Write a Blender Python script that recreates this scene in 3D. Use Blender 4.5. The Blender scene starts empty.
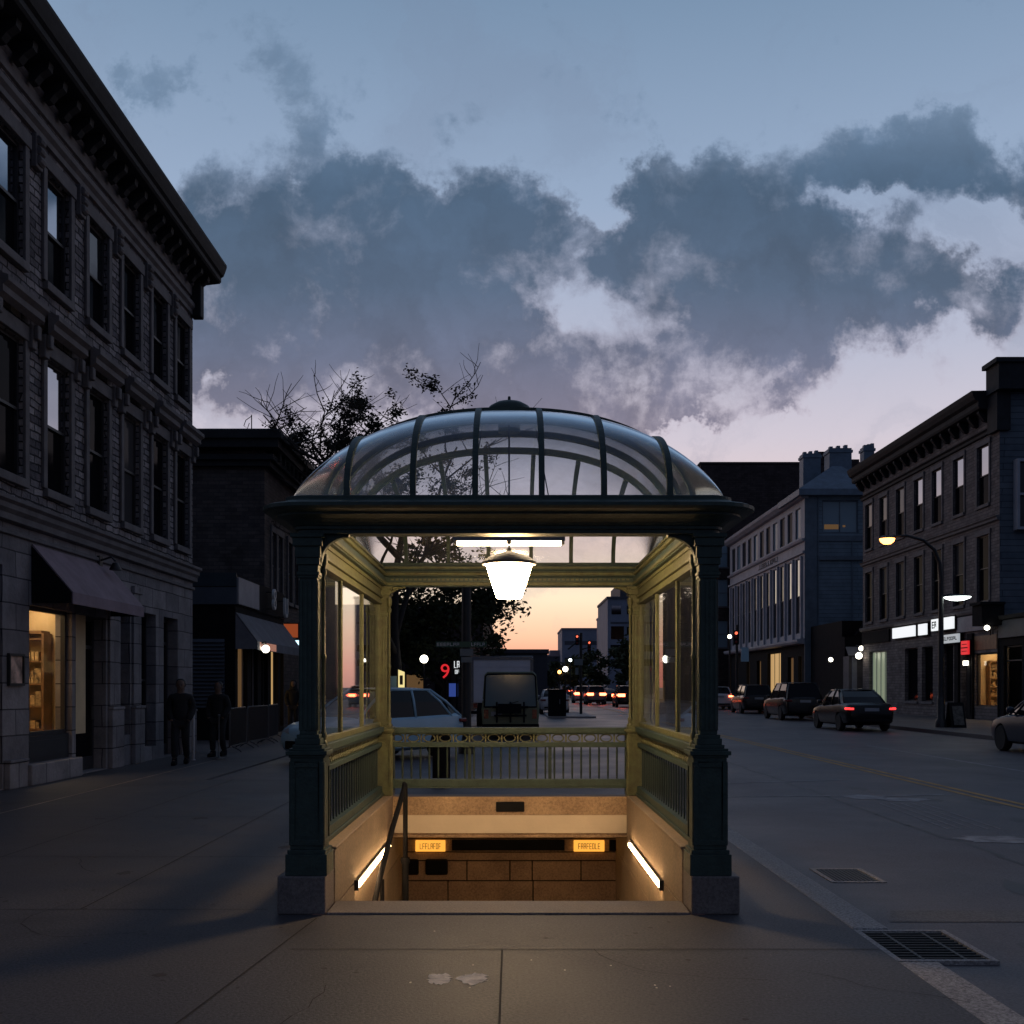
import bpy, bmesh, math, random
from mathutils import Vector, Matrix
R = math.radians
PI = math.pi
rnd = random.Random(11)
sc = bpy.context.scene
COL = sc.collection

# ---------------------------------------------------------------- helpers
def lin(c):
    return tuple(((v/255)/12.92 if v/255 <= 0.04045 else ((v/255+0.055)/1.055)**2.4) for v in c)

class MB:
    """collects shapes, then builds ONE mesh object"""
    def __init__(self):
        self.v = []; self.f = []; self.m = []; self.cur = 0
    def add(self, vs, fs):
        n = len(self.v)
        self.v += [tuple(p) for p in vs]
        for f in fs:
            self.f.append(tuple(i+n for i in f)); self.m.append(self.cur)
        return self
    def quad(self, *p):
        return self.add(p, [tuple(range(len(p)))])
    def box(self, x0, x1, y0, y1, z0, z1):
        if x0 > x1: x0, x1 = x1, x0
        if y0 > y1: y0, y1 = y1, y0
        if z0 > z1: z0, z1 = z1, z0
        return self.add([(x0,y0,z0),(x1,y0,z0),(x1,y1,z0),(x0,y1,z0),(x0,y0,z1),(x1,y0,z1),(x1,y1,z1),(x0,y1,z1)],
                        [(0,3,2,1),(4,5,6,7),(0,1,5,4),(1,2,6,5),(2,3,7,6),(3,0,4,7)])
    def tube(self, pts, r, n=8):
        pts = [Vector(p) for p in pts]
        rs = r if isinstance(r, (list, tuple)) else [r]*len(pts)
        rings = []
        up = None
        for i, p in enumerate(pts):
            a = pts[max(i-1,0)]; b = pts[min(i+1,len(pts)-1)]
            t = (b-a)
            if t.length < 1e-9: t = Vector((0,0,1))
            t.normalize()
            if up is None:
                up = Vector((0,0,1)) if abs(t.z) < .9 else Vector((1,0,0))
            s = t.cross(up)
            if s.length < 1e-6:
                s = t.cross(Vector((0,1,0)))
            s.normalize(); u = s.cross(t); u.normalize(); up = u
            rings.append([p + (s*math.cos(2*PI*k/n) + u*math.sin(2*PI*k/n))*rs[i] for k in range(n)])
        vs = [q for ring in rings for q in ring]
        fs = []
        for i in range(len(pts)-1):
            for k in range(n):
                fs.append((i*n+k, i*n+(k+1)%n, (i+1)*n+(k+1)%n, (i+1)*n+k))
        fs.append(tuple(range(n))[::-1]); fs.append(tuple((len(pts)-1)*n+k for k in range(n)))
        return self.add(vs, fs)
    def lathe(self, prof, c=(0,0,0), n=24, axis='z'):
        vs = []; fs = []
        for (r, z) in prof:
            for k in range(n):
                a = 2*PI*k/n
                p = (r*math.cos(a), r*math.sin(a), z)
                if axis == 'x': p = (p[2], p[0], p[1])
                if axis == 'y': p = (p[0], p[2], p[1])
                vs.append((p[0]+c[0], p[1]+c[1], p[2]+c[2]))
        for i in range(len(prof)-1):
            for k in range(n):
                fs.append((i*n+k, i*n+(k+1)%n, (i+1)*n+(k+1)%n, (i+1)*n+k))
        if prof[0][0] > 1e-6: fs.append(tuple(range(n))[::-1])
        if prof[-1][0] > 1e-6: fs.append(tuple((len(prof)-1)*n+k for k in range(n)))
        return self.add(vs, fs)
    def prism(self, poly, fn, t0, t1):
        """poly: 2d points, fn(u,v,t)->xyz, extruded from t0 to t1"""
        n = len(poly)
        vs = [fn(u,v,t0) for u,v in poly] + [fn(u,v,t1) for u,v in poly]
        fs = [tuple(range(n))[::-1], tuple(range(n,2*n))]
        for i in range(n):
            j = (i+1)%n
            fs.append((i,j,n+j,n+i))
        return self.add(vs, fs)
    def build(self, name, mats, parent=None, smooth=False, bevel=0, fix=True, angle=None):
        off = wloc(parent)
        me = bpy.data.meshes.new(name)
        me.from_pydata([(x-off[0], y-off[1], z-off[2]) for x,y,z in self.v], [], self.f)
        if not isinstance(mats, (list,tuple)): mats = [mats]
        for m in mats: me.materials.append(m)
        me.polygons.foreach_set('material_index', self.m)
        if fix:
            bm = bmesh.new(); bm.from_mesh(me)
            bmesh.ops.remove_doubles(bm, verts=bm.verts, dist=1e-5)
            bmesh.ops.recalc_face_normals(bm, faces=bm.faces)
            bm.to_mesh(me); bm.free()
        if smooth:
            me.polygons.foreach_set('use_smooth', [True]*len(me.polygons))
            if angle: me.set_sharp_from_angle(angle=R(angle))
        me.update()
        o = bpy.data.objects.new(name, me); COL.objects.link(o)
        if parent is not None: o.parent = parent
        if bevel:
            b = o.modifiers.new('bevel','BEVEL'); b.width = bevel; b.segments = 2; b.limit_method = 'ANGLE'; b.angle_limit = R(40)
        return o

def wloc(o):
    p = Vector((0,0,0))
    while o is not None:
        p += o.location; o = o.parent
    return p

def tag(o, label=None, cat=None, group=None, kind=None):
    if label: o['label'] = label
    if cat: o['category'] = cat
    if group: o['group'] = group
    if kind: o['kind'] = kind
    return o

def thing(name, label, cat, loc=(0,0,0), rz=0, group=None):
    o = bpy.data.objects.new(name, None); COL.objects.link(o)
    o.location = loc; o.rotation_euler = (0,0,rz); o.empty_display_size = .3
    return tag(o, label, cat, group)

def copy_tree(o, parent=None):
    c = o.copy(); COL.objects.link(c)
    if parent is not None: c.parent = parent
    for ch in [x for x in COL.objects if x.parent == o]:
        copy_tree(ch, c)
    return c

def eval_mesh(o):
    """bake the modifiers of a helper object into a mesh and drop the helper"""
    bpy.context.view_layer.update()
    dg = bpy.context.evaluated_depsgraph_get()
    me = bpy.data.meshes.new_from_object(o.evaluated_get(dg))
    return me

def drop(o):
    me = o.data
    bpy.data.objects.remove(o, do_unlink=True)

# ---------------------------------------------------------------- materials
def nodes_of(name):
    m = bpy.data.materials.new(name); m.use_nodes = True
    nt = m.node_tree
    b = nt.nodes['Principled BSDF']
    return m, nt, b

def N(nt, typ, **kw):
    n = nt.nodes.new(typ)
    for k, v in kw.items():
        if k.startswith('i_'):
            key = k[2:]
            n.inputs[int(key) if key.isdigit() else key].default_value = v
        else:
            setattr(n, k, v)
    return n

def mat(name, c, rough=.6, var=.25, scale=3.0, bump=.15, bscale=40, metal=0, spec=.5, dirt=None):
    """paint-like material: base colour with two octaves of wear and a fine bump"""
    m, nt, b = nodes_of(name)
    tc = N(nt, 'ShaderNodeTexCoord')
    n1 = N(nt, 'ShaderNodeTexNoise', i_Scale=scale, i_Detail=6.0, i_Roughness=.65)
    nt.links.new(tc.outputs['Object'], n1.inputs['Vector'])
    cr = N(nt, 'ShaderNodeValToRGB')
    cr.color_ramp.elements[0].position = .3; cr.color_ramp.elements[1].position = .72
    lo = tuple(max(0, x*(1-var)) for x in c); hi = tuple(min(1, x*(1+var)) for x in c)
    if dirt: lo = dirt
    cr.color_ramp.elements[0].color = (*lo,1); cr.color_ramp.elements[1].color = (*hi,1)
    nt.links.new(n1.outputs['Fac'], cr.inputs[0]); nt.links.new(cr.outputs[0], b.inputs['Base Color'])
    b.inputs['Roughness'].default_value = rough; b.inputs['Metallic'].default_value = metal
    b.inputs['Specular IOR Level'].default_value = spec
    if bump:
        n2 = N(nt, 'ShaderNodeTexNoise', i_Scale=bscale, i_Detail=4.0)
        nt.links.new(tc.outputs['Object'], n2.inputs['Vector'])
        bp = N(nt, 'ShaderNodeBump', i_Strength=bump, i_Distance=.02)
        nt.links.new(n2.outputs['Fac'], bp.inputs['Height']); nt.links.new(bp.outputs[0], b.inputs['Normal'])
    return m

def brick_mat(name, c1, c2, mortar, bw, bh, msize=.012, rough=.85, bump=.5, noise=.35, warp=.12):
    """masonry laid along the wall (x+y runs along any axis-aligned wall, z up)"""
    m, nt, b = nodes_of(name)
    tc = N(nt, 'ShaderNodeTexCoord')
    sp = N(nt, 'ShaderNodeSeparateXYZ'); nt.links.new(tc.outputs['Object'], sp.inputs[0])
    ad = N(nt, 'ShaderNodeMath', operation='ADD'); nt.links.new(sp.outputs[0], ad.inputs[0]); nt.links.new(sp.outputs[1], ad.inputs[1])
    cb = N(nt, 'ShaderNodeCombineXYZ'); nt.links.new(ad.outputs[0], cb.inputs[0]); nt.links.new(sp.outputs[2], cb.inputs[1])
    br = N(nt, 'ShaderNodeTexBrick', i_Scale=1.0)
    br.inputs['Color1'].default_value = (*c1,1); br.inputs['Color2'].default_value = (*c2,1); br.inputs['Mortar'].default_value = (*mortar,1)
    br.inputs['Brick Width'].default_value = bw; br.inputs['Row Height'].default_value = bh
    br.inputs['Mortar Size'].default_value = msize; br.inputs['Mortar Smooth'].default_value = .3
    wn = N(nt, 'ShaderNodeTexNoise', i_Scale=1.1/bw, i_Detail=2.0); nt.links.new(tc.outputs['Object'], wn.inputs['Vector'])
    wv = N(nt, 'ShaderNodeVectorMath', operation='MULTIPLY_ADD'); nt.links.new(wn.outputs['Color'], wv.inputs[0]); wv.inputs[1].default_value = (bw*warp, bh*warp*.7, 0); nt.links.new(cb.outputs[0], wv.inputs[2])
    nt.links.new(wv.outputs[0], br.inputs['Vector'])
    n1 = N(nt, 'ShaderNodeTexNoise', i_Scale=1.3, i_Detail=8.0, i_Roughness=.7); nt.links.new(tc.outputs['Object'], n1.inputs['Vector'])
    mr = N(nt, 'ShaderNodeMapRange'); mr.inputs[1].default_value = .3; mr.inputs[2].default_value = .7
    mr.inputs[3].default_value = 1-noise; mr.inputs[4].default_value = 1+noise
    nt.links.new(n1.outputs['Fac'], mr.inputs[0])
    mx = N(nt, 'ShaderNodeVectorMath', operation='SCALE'); nt.links.new(br.outputs['Color'], mx.inputs[0]); nt.links.new(mr.outputs[0], mx.inputs['Scale'])
    nt.links.new(mx.outputs[0], b.inputs['Base Color'])
    b.inputs['Roughness'].default_value = rough; b.inputs['Specular IOR Level'].default_value = .25
    n2 = N(nt, 'ShaderNodeTexNoise', i_Scale=14.0, i_Detail=6.0); nt.links.new(tc.outputs['Object'], n2.inputs['Vector'])
    s1 = N(nt, 'ShaderNodeMath', operation='SUBTRACT'); nt.links.new(n2.outputs['Fac'], s1.inputs[0]); nt.links.new(br.outputs['Fac'], s1.inputs[1])
    bp = N(nt, 'ShaderNodeBump', i_Strength=bump, i_Distance=.03)
    nt.links.new(s1.outputs[0], bp.inputs['Height']); nt.links.new(bp.outputs[0], b.inputs['Normal'])
    return m

def ground_mat(name, lo, hi, fleck, rough, fscale, wet=0.0, patch=.5, fine=.6):
    amp = fine
    m, nt, b = nodes_of(name)
    tc = N(nt, 'ShaderNodeTexCoord')
    big = N(nt, 'ShaderNodeTexNoise', i_Scale=patch, i_Detail=8.0, i_Roughness=.62); nt.links.new(tc.outputs['Object'], big.inputs['Vector'])
    cr = N(nt, 'ShaderNodeValToRGB'); cr.color_ramp.elements[0].position=.32; cr.color_ramp.elements[1].position=.68
    cr.color_ramp.elements[0].color=(*lo,1); cr.color_ramp.elements[1].color=(*hi,1)
    nt.links.new(big.outputs['Fac'], cr.inputs[0])
    fine = N(nt, 'ShaderNodeTexNoise', i_Scale=fscale, i_Detail=3.0, i_Roughness=.8); nt.links.new(tc.outputs['Object'], fine.inputs['Vector'])
    fr = N(nt, 'ShaderNodeMapRange'); fr.inputs[1].default_value=.34; fr.inputs[2].default_value=.66; fr.inputs[3].default_value=1-amp; fr.inputs[4].default_value=1+amp
    nt.links.new(fine.outputs['Fac'], fr.inputs[0])
    mul = N(nt, 'ShaderNodeVectorMath', operation='SCALE'); nt.links.new(cr.outputs[0], mul.inputs[0]); nt.links.new(fr.outputs[0], mul.inputs['Scale'])
    vor = N(nt, 'ShaderNodeTexVoronoi', i_Scale=fscale*.28); nt.links.new(tc.outputs['Object'], vor.inputs['Vector'])
    vr = N(nt, 'ShaderNodeMapRange'); vr.inputs[1].default_value=.03; vr.inputs[2].default_value=.10; vr.inputs[3].default_value=1; vr.inputs[4].default_value=0
    nt.links.new(vor.outputs['Distance'], vr.inputs[0])
    sel = N(nt, 'ShaderNodeTexNoise', i_Scale=3.1, i_Detail=2.0); nt.links.new(tc.outputs['Object'], sel.inputs['Vector'])
    sr = N(nt, 'ShaderNodeMapRange'); sr.inputs[1].default_value=.5; sr.inputs[2].default_value=.7; sr.inputs[3].default_value=0; sr.inputs[4].default_value=.8
    nt.links.new(sel.outputs['Fac'], sr.inputs[0])
    fm = N(nt, 'ShaderNodeMath', operation='MULTIPLY'); nt.links.new(vr.outputs[0], fm.inputs[0]); nt.links.new(sr.outputs[0], fm.inputs[1])
    mx = N(nt, 'ShaderNodeMix', data_type='RGBA'); nt.links.new(fm.outputs[0], mx.inputs['Factor'])
    nt.links.new(mul.outputs[0], mx.inputs['A']); mx.inputs['B'].default_value=(*fleck,1)
    last = mx.outputs['Result']
    # dark stains with their own outline
    st = N(nt, 'ShaderNodeTexNoise', i_Scale=.85, i_Detail=7.0, i_Roughness=.7, i_Distortion=.6); nt.links.new(tc.outputs['Object'], st.inputs['Vector'])
    s2 = N(nt, 'ShaderNodeMapRange'); s2.inputs[1].default_value=.55; s2.inputs[2].default_value=.72; s2.inputs[3].default_value=1; s2.inputs[4].default_value=.66
    nt.links.new(st.outputs['Fac'], s2.inputs[0])
    m2 = N(nt, 'ShaderNodeVectorMath', operation='SCALE'); nt.links.new(last, m2.inputs[0]); nt.links.new(s2.outputs[0], m2.inputs['Scale'])
    nt.links.new(m2.outputs[0], b.inputs['Base Color'])
    rr = N(nt, 'ShaderNodeMapRange'); rr.inputs[1].default_value=.35; rr.inputs[2].default_value=.7; rr.inputs[3].default_value=rough-.12-wet; rr.inputs[4].default_value=rough+.1
    nt.links.new(big.outputs['Fac'], rr.inputs[0]); nt.links.new(rr.outputs[0], b.inputs['Roughness'])
    b.inputs['Specular IOR Level'].default_value=.5
    bp = N(nt, 'ShaderNodeBump', i_Strength=.5, i_Distance=.006); nt.links.new(fine.outputs['Fac'], bp.inputs['Height']); nt.links.new(bp.outputs[0], b.inputs['Normal'])
    return m

def glow(name, c, s):
    m, nt, b = nodes_of(name)
    b.inputs['Base Color'].default_value = (.02,.02,.02,1); b.inputs['Roughness'].default_value=.4
    b.inputs['Emission Color'].default_value = (*c,1); b.inputs['Emission Strength'].default_value = s
    return m

def schlick(nt, k, f0=.04):
    # fresnel of a thin sheet, the same from both sides
    ge = N(nt,'ShaderNodeNewGeometry'); dt = N(nt,'ShaderNodeVectorMath', operation='DOT_PRODUCT'); nt.links.new(ge.outputs['Normal'], dt.inputs[0]); nt.links.new(ge.outputs['Incoming'], dt.inputs[1])
    ab = N(nt,'ShaderNodeMath', operation='ABSOLUTE'); nt.links.new(dt.outputs['Value'], ab.inputs[0])
    om = N(nt,'ShaderNodeMath', operation='SUBTRACT'); om.inputs[0].default_value=1; nt.links.new(ab.outputs[0], om.inputs[1])
    pw = N(nt,'ShaderNodeMath', operation='POWER'); nt.links.new(om.outputs[0], pw.inputs[0]); pw.inputs[1].default_value=5
    sc_ = N(nt,'ShaderNodeMath', operation='MULTIPLY_ADD'); nt.links.new(pw.outputs[0], sc_.inputs[0]); sc_.inputs[1].default_value=k*(1-f0); sc_.inputs[2].default_value=k*f0; sc_.use_clamp=True
    return sc_

def dusty_pane(name, c, k, rough=.05):
    m = bpy.data.materials.new(name); m.use_nodes = True
    nt = m.node_tree; nt.nodes.clear()
    out = N(nt,'ShaderNodeOutputMaterial'); df = N(nt,'ShaderNodeBsdfDiffuse'); df.inputs[0].default_value=(*c,1)
    gl = N(nt,'ShaderNodeBsdfGlossy'); gl.inputs['Roughness'].default_value=rough
    tc = N(nt,'ShaderNodeTexCoord'); no = N(nt,'ShaderNodeTexNoise', i_Scale=.9, i_Detail=2.0); nt.links.new(tc.outputs['Object'], no.inputs['Vector'])
    bp = N(nt,'ShaderNodeBump', i_Strength=.06, i_Distance=.1); nt.links.new(no.outputs['Fac'], bp.inputs['Height']); nt.links.new(bp.outputs[0], gl.inputs['Normal'])
    mx = N(nt,'ShaderNodeMixShader'); nt.links.new(schlick(nt,k).outputs[0], mx.inputs[0]); nt.links.new(df.outputs[0], mx.inputs[1]); nt.links.new(gl.outputs[0], mx.inputs[2]); nt.links.new(mx.outputs[0], out.inputs[0])
    return m

def clear_glass(name, tint, refl, rough=.02, dirt=.03):
    """thin sheet glass: see-through, fresnel reflection, a film of dirt"""
    m = bpy.data.materials.new(name); m.use_nodes = True
    nt = m.node_tree; nt.nodes.clear()
    out = N(nt,'ShaderNodeOutputMaterial'); tr = N(nt,'ShaderNodeBsdfTransparent'); tr.inputs[0].default_value=(*tint,1)
    gl = N(nt,'ShaderNodeBsdfGlossy'); gl.inputs['Roughness'].default_value=rough; gl.inputs[0].default_value=(.9,.95,1,1)
    sc_ = schlick(nt, refl)
    mx = N(nt,'ShaderNodeMixShader'); nt.links.new(sc_.outputs[0], mx.inputs[0]); nt.links.new(tr.outputs[0], mx.inputs[1]); nt.links.new(gl.outputs[0], mx.inputs[2])
    df = N(nt,'ShaderNodeBsdfDiffuse'); df.inputs[0].default_value=(.35,.34,.32,1)
    tc = N(nt,'ShaderNodeTexCoord'); no = N(nt,'ShaderNodeTexNoise', i_Scale=2.2, i_Detail=8.0, i_Roughness=.7, i_Distortion=.8); nt.links.new(tc.outputs['Object'], no.inputs['Vector'])
    mr = N(nt,'ShaderNodeMapRange'); mr.inputs[1].default_value=.4; mr.inputs[2].default_value=.75; mr.inputs[3].default_value=dirt*.3; mr.inputs[4].default_value=dirt*3
    nt.links.new(no.outputs['Fac'], mr.inputs[0])
    m2 = N(nt,'ShaderNodeMixShader'); nt.links.new(mr.outputs[0], m2.inputs[0]); nt.links.new(mx.outputs[0], m2.inputs[1]); nt.links.new(df.outputs[0], m2.inputs[2])
    nt.links.new(m2.outputs[0], out.inputs[0])
    return m

def dark_glass(name, c=(.006,.007,.01), spec=.5, rough=.06):
    m, nt, b = nodes_of(name)
    b.inputs['Base Color'].default_value=(*c,1); b.inputs['Roughness'].default_value=rough; b.inputs['Specular IOR Level'].default_value=spec
    tc = N(nt,'ShaderNodeTexCoord'); no = N(nt,'ShaderNodeTexNoise', i_Scale=.9, i_Detail=2.0); nt.links.new(tc.outputs['Object'], no.inputs['Vector'])
    bp = N(nt,'ShaderNodeBump', i_Strength=.06, i_Distance=.1); nt.links.new(no.outputs['Fac'], bp.inputs['Height']); nt.links.new(bp.outputs[0], b.inputs['Normal'])
    return m

def leaf_mat(name, c):
    m, nt, b = nodes_of(name)
    oi = N(nt,'ShaderNodeTexCoord'); no = N(nt,'ShaderNodeTexNoise', i_Scale=.7, i_Detail=3.0); nt.links.new(oi.outputs['Object'], no.inputs['Vector'])
    cr = N(nt,'ShaderNodeValToRGB'); cr.color_ramp.elements[0].position=.35; cr.color_ramp.elements[1].position=.7
    cr.color_ramp.elements[0].color=(*[x*.6 for x in c],1); cr.color_ramp.elements[1].color=(*[x*1.4 for x in c],1)
    nt.links.new(no.outputs['Fac'], cr.inputs[0]); nt.links.new(cr.outputs[0], b.inputs['Base Color'])
    b.inputs['Roughness'].default_value=.7; b.inputs['Specular IOR Level'].default_value=.2
    return m

M = {}
M['ashlar'] = brick_mat('ashlar_stone', (.245,.225,.23), (.155,.145,.155), (.05,.048,.052), .95, .42, .012, bump=.6)
M['rubble'] = brick_mat('rock_faced_stone', (.30,.275,.28), (.095,.087,.10), (.03,.028,.032), .34, .13, .014, bump=1.6, noise=.5, warp=.7)
M['trim'] = mat('dark_stone_trim', (.125,.115,.12), .8, .3, 2.5, .3, 30)
M['cornice'] = mat('cornice_paint', (.022,.024,.028), .75, .3, 2.5, .2, 30, spec=.25)
M['brick'] = brick_mat('dark_brick', (.105,.085,.08), (.06,.05,.05), (.055,.05,.05), .42, .14, .014, bump=.7, noise=.4)
M['rbrick'] = brick_mat('grey_brown_brick', (.21,.18,.175), (.125,.108,.108), (.075,.068,.068), .45, .15, .014, bump=.7, noise=.35)
M['dbrick'] = brick_mat('far_brown_brick', (.065,.046,.044), (.042,.03,.03), (.032,.026,.026), .6, .2, .02, bump=.3)
M['siding'] = brick_mat('blue_siding', (.115,.14,.17), (.095,.12,.15), (.05,.06,.078), 6.0, .28, .02, bump=.4, noise=.2)
M['pale'] = mat('pale_painted_panel', (.34,.35,.395), .65, .2, .8, .1, 20)
M['bluepaint'] = mat('blue_grey_paint', (.06,.075,.10), .6, .25, 1.2, .1, 20)
M['bluesiding'] = brick_mat('blue_tower_siding', (.19,.25,.30), (.165,.22,.27), (.10,.13,.16), 6.0, .28, .02, bump=.4, noise=.2)
M['towertrim'] = mat('tower_corner_paint', (.11,.145,.185), .6, .25, 1.2, .1, 20)
M['slate'] = mat('blue_slate_roof', (.12,.165,.22), .55, .25, 2, .3, 12)
M['black'] = mat('black_paint', (.010,.010,.012), .85, .3, 4, .1, 50, spec=.12)
M['blackmetal'] = mat('black_metal', (.012,.012,.014), .5, .3, 4, .1, 60, spec=.5)
M['teal'] = mat('teal_fascia', (.022,.04,.055), .5, .25, 1.5, .1, 20)
M['greywhite'] = mat('grey_white_panel', (.30,.29,.32), .6, .2, 1.5, .1, 30)
M['awning'] = mat('mauve_awning_canvas', (.25,.185,.21), .9, .2, 2.2, .25, 60)
M['awning2'] = mat('grey_awning_canvas', (.16,.16,.18), .9, .2, 2.2, .25, 60)
M['sash'] = mat('dark_sash_paint', (.02,.02,.025), .5, .2, 3, .1, 40)
M['sash2'] = mat('grey_sash_paint', (.15,.14,.15), .6, .2, 3, .1, 40)
M['pane'] = dusty_pane('dark_window_glass', (.008,.008,.01), .16)
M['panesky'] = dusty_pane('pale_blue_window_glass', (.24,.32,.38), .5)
M['paneblind'] = dusty_pane('window_glass_over_blind', (.055,.053,.056), .14, .08)
M['pane2'] = dusty_pane('reflecting_window_glass', (.015,.017,.02), 1.1)
m_, nt_, b_ = nodes_of('coated_window_glass'); b_.inputs['Base Color'].default_value=(.40,.42,.46,1); b_.inputs['Metallic'].default_value=1; b_.inputs['Roughness'].default_value=.05
M['pane3'] = m_
M['shopglass'] = clear_glass('shop_window_glass', (.95,.95,.95), .6, dirt=.01)
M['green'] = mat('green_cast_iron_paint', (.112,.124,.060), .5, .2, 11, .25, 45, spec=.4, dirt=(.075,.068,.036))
M['greenshade'] = mat('shaded_green_iron_paint', (.032,.054,.046), .5, .3, 11, .25, 45, spec=.4)  # green iron paint with shade from weak lamplight put into its colour
M['greendeepshade'] = mat('deep_shaded_green_iron_paint', (.018,.032,.026), .5, .25, 5, .12, 45, spec=.4)  # balusters get little light; that deeper shade is put into the colour
M['granite'] = ground_mat('pink_grey_granite', (.115,.095,.09), (.18,.15,.138), (.05,.045,.045), .65, 60, patch=2.5, fine=.35)
M['stairstone'] = ground_mat('tan_stairwell_stone', (.20,.145,.095), (.30,.22,.148), (.12,.09,.06), .75, 40, patch=2.6, fine=.25)
M['farstone'] = ground_mat('brown_wall_stone', (.27,.175,.105), (.42,.29,.18), (.1,.07,.05), .75, 40, patch=2.6, fine=.3)
M['plaster'] = mat('cream_plaster', (.62,.52,.40), .8, .08, 2, .08, 30)
M['domeglass'] = clear_glass('dome_glass', (.82,.88,.94), 2.6, rough=.12, dirt=.055)
M['sideglass'] = clear_glass('side_panel_glass', (.86,.87,.87), 1.1, dirt=.012)
M['sidewalk'] = ground_mat('sidewalk_concrete', (.051,.048,.054), (.085,.078,.083), (.40,.37,.35), .64, 55, patch=.45)
M['asphalt'] = ground_mat('road_asphalt', (.060,.050,.057), (.098,.082,.091), (.26,.25,.25), .56, 60, patch=.3, wet=.06)
M['patch'] = ground_mat('repaired_asphalt', (.10,.092,.092), (.13,.12,.12), (.25,.24,.24), .7, 60, patch=.8)
M['curb'] = ground_mat('curb_stone', (.24,.215,.205), (.34,.31,.295), (.3,.28,.27), .7, 50, patch=.9)
M['gum'] = mat('trodden_gum', (.055,.049,.05), .8, .4, 8, 0)
M['tar'] = mat('road_tar', (.042,.037,.04), .5, .3, 8, 0)
M['joint'] = mat('joint_dirt', (.03,.027,.027), .9, .3, 8, 0)
M['lightjoint'] = mat('worn_brass_strip', (.34,.27,.20), .5, .5, 1.5, .2, 30)
M['yellow'] = mat('worn_yellow_paint', (.50,.27,.07), .75, .35, 4, .2, 60, dirt=(.26,.155,.06))
M['white'] = mat('worn_white_paint', (.33,.32,.33), .75, .3, 5, .2, 60, dirt=(.14,.135,.14))
M['stain'] = mat('pale_paint_spill', (.75,.68,.60), .7, .25, 14, .2, 60, dirt=(.3,.26,.24))
M['iron'] = mat('drain_iron', (.03,.028,.028), .55, .3, 8, .3, 60)
M['void'] = mat('drain_void', (.004,.004,.004), .9, 0, 1, 0)
M['bark'] = mat('dark_bark', (.03,.024,.022), .9, .3, 6, .5, 25)
M['leaf'] = leaf_mat('dark_leaves', (.045,.055,.028))
M['leaf2'] = leaf_mat('sparse_leaves', (.03,.03,.022))
M['tyre'] = mat('tyre_rubber', (.012,.012,.012), .8, .2, 6, 0)
M['rim'] = mat('wheel_rim', (.12,.12,.13), .35, .2, 6, 0, metal=.8)
M['carblack'] = mat('black_car_paint', (.006,.006,.008), .25, .1, 2, 0, spec=.35)
M['carblue'] = mat('pale_blue_car_paint', (.30,.50,.64), .3, .08, 2, 0, spec=.6)
M['carnavy'] = mat('navy_car_paint', (.02,.032,.052), .35, .1, 2, 0, spec=.25)
M['carwhite'] = mat('white_car_paint', (.55,.54,.55), .3, .08, 2, 0, spec=.6)
M['cargrey'] = mat('grey_car_paint', (.12,.12,.14), .3, .1, 2, 0, spec=.6)
M['olive'] = mat('olive_car_paint', (.15,.165,.10), .45, .15, 2, 0, spec=.5)
M['cargobox'] = mat('grey_cargo_box', (.62,.60,.65), .6, .1, 1.5, .05, 8)
M['carglass'] = dark_glass('car_glass', (.005,.006,.008), .2, .05)
M['tealglass'] = dark_glass('tinted_car_glass', (.13,.20,.225), .25, .12)
M['taillit'] = glow('lit_tail_light', (1.0,.04,.04), 2.2)
M['tailfar'] = glow('far_brake_light', (1.0,.13,.05), 14)
M['taildim'] = mat('unlit_tail_light', (.16,.008,.01), .25, .1, 4, 0)
M['headoff'] = mat('headlight_glass', (.5,.52,.56), .12, .1, 4, 0, spec=.8)
M['plate'] = mat('number_plate', (.28,.29,.32), .5, .15, 8, 0)
M['cloth'] = mat('dark_cloth', (.008,.008,.010), .9, .3, 8, .3, 60)
M['trousers'] = mat('charcoal_trousers', (.013,.013,.016), .9, .3, 8, .3, 60)
M['skin'] = mat('skin', (.13,.08,.06), .6, .1, 8, .1, 60)
M['hair'] = mat('black_hair', (.008,.007,.007), .6, .2, 20, .2, 80)
M['steel'] = mat('galvanised_steel', (.17,.17,.18), .4, .2, 8, .1, 60, metal=.7)
M['whitepost'] = mat('white_post_paint', (.42,.42,.44), .6, .15, 6, .1, 40)
M['signgreen'] = mat('street_sign_green', (.02,.075,.045), .5, .1, 5, 0)
M['signwhite'] = mat('sign_white', (.5,.5,.5), .5, .1, 5, 0)
M['signgrey'] = mat('sign_grey', (.16,.18,.19), .5, .1, 5, 0)
M['shopwall'] = mat('shop_interior_cream', (.62,.47,.28), .8, .15, 1.3, .05, 20)
M['shopwood'] = mat('shop_shelf_wood', (.22,.12,.055), .5, .3, 4, .1, 30)
M['goods'] = mat('shelf_goods', (.45,.32,.17), .5, .8, 9, 0, dirt=(.03,.02,.015))
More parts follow.
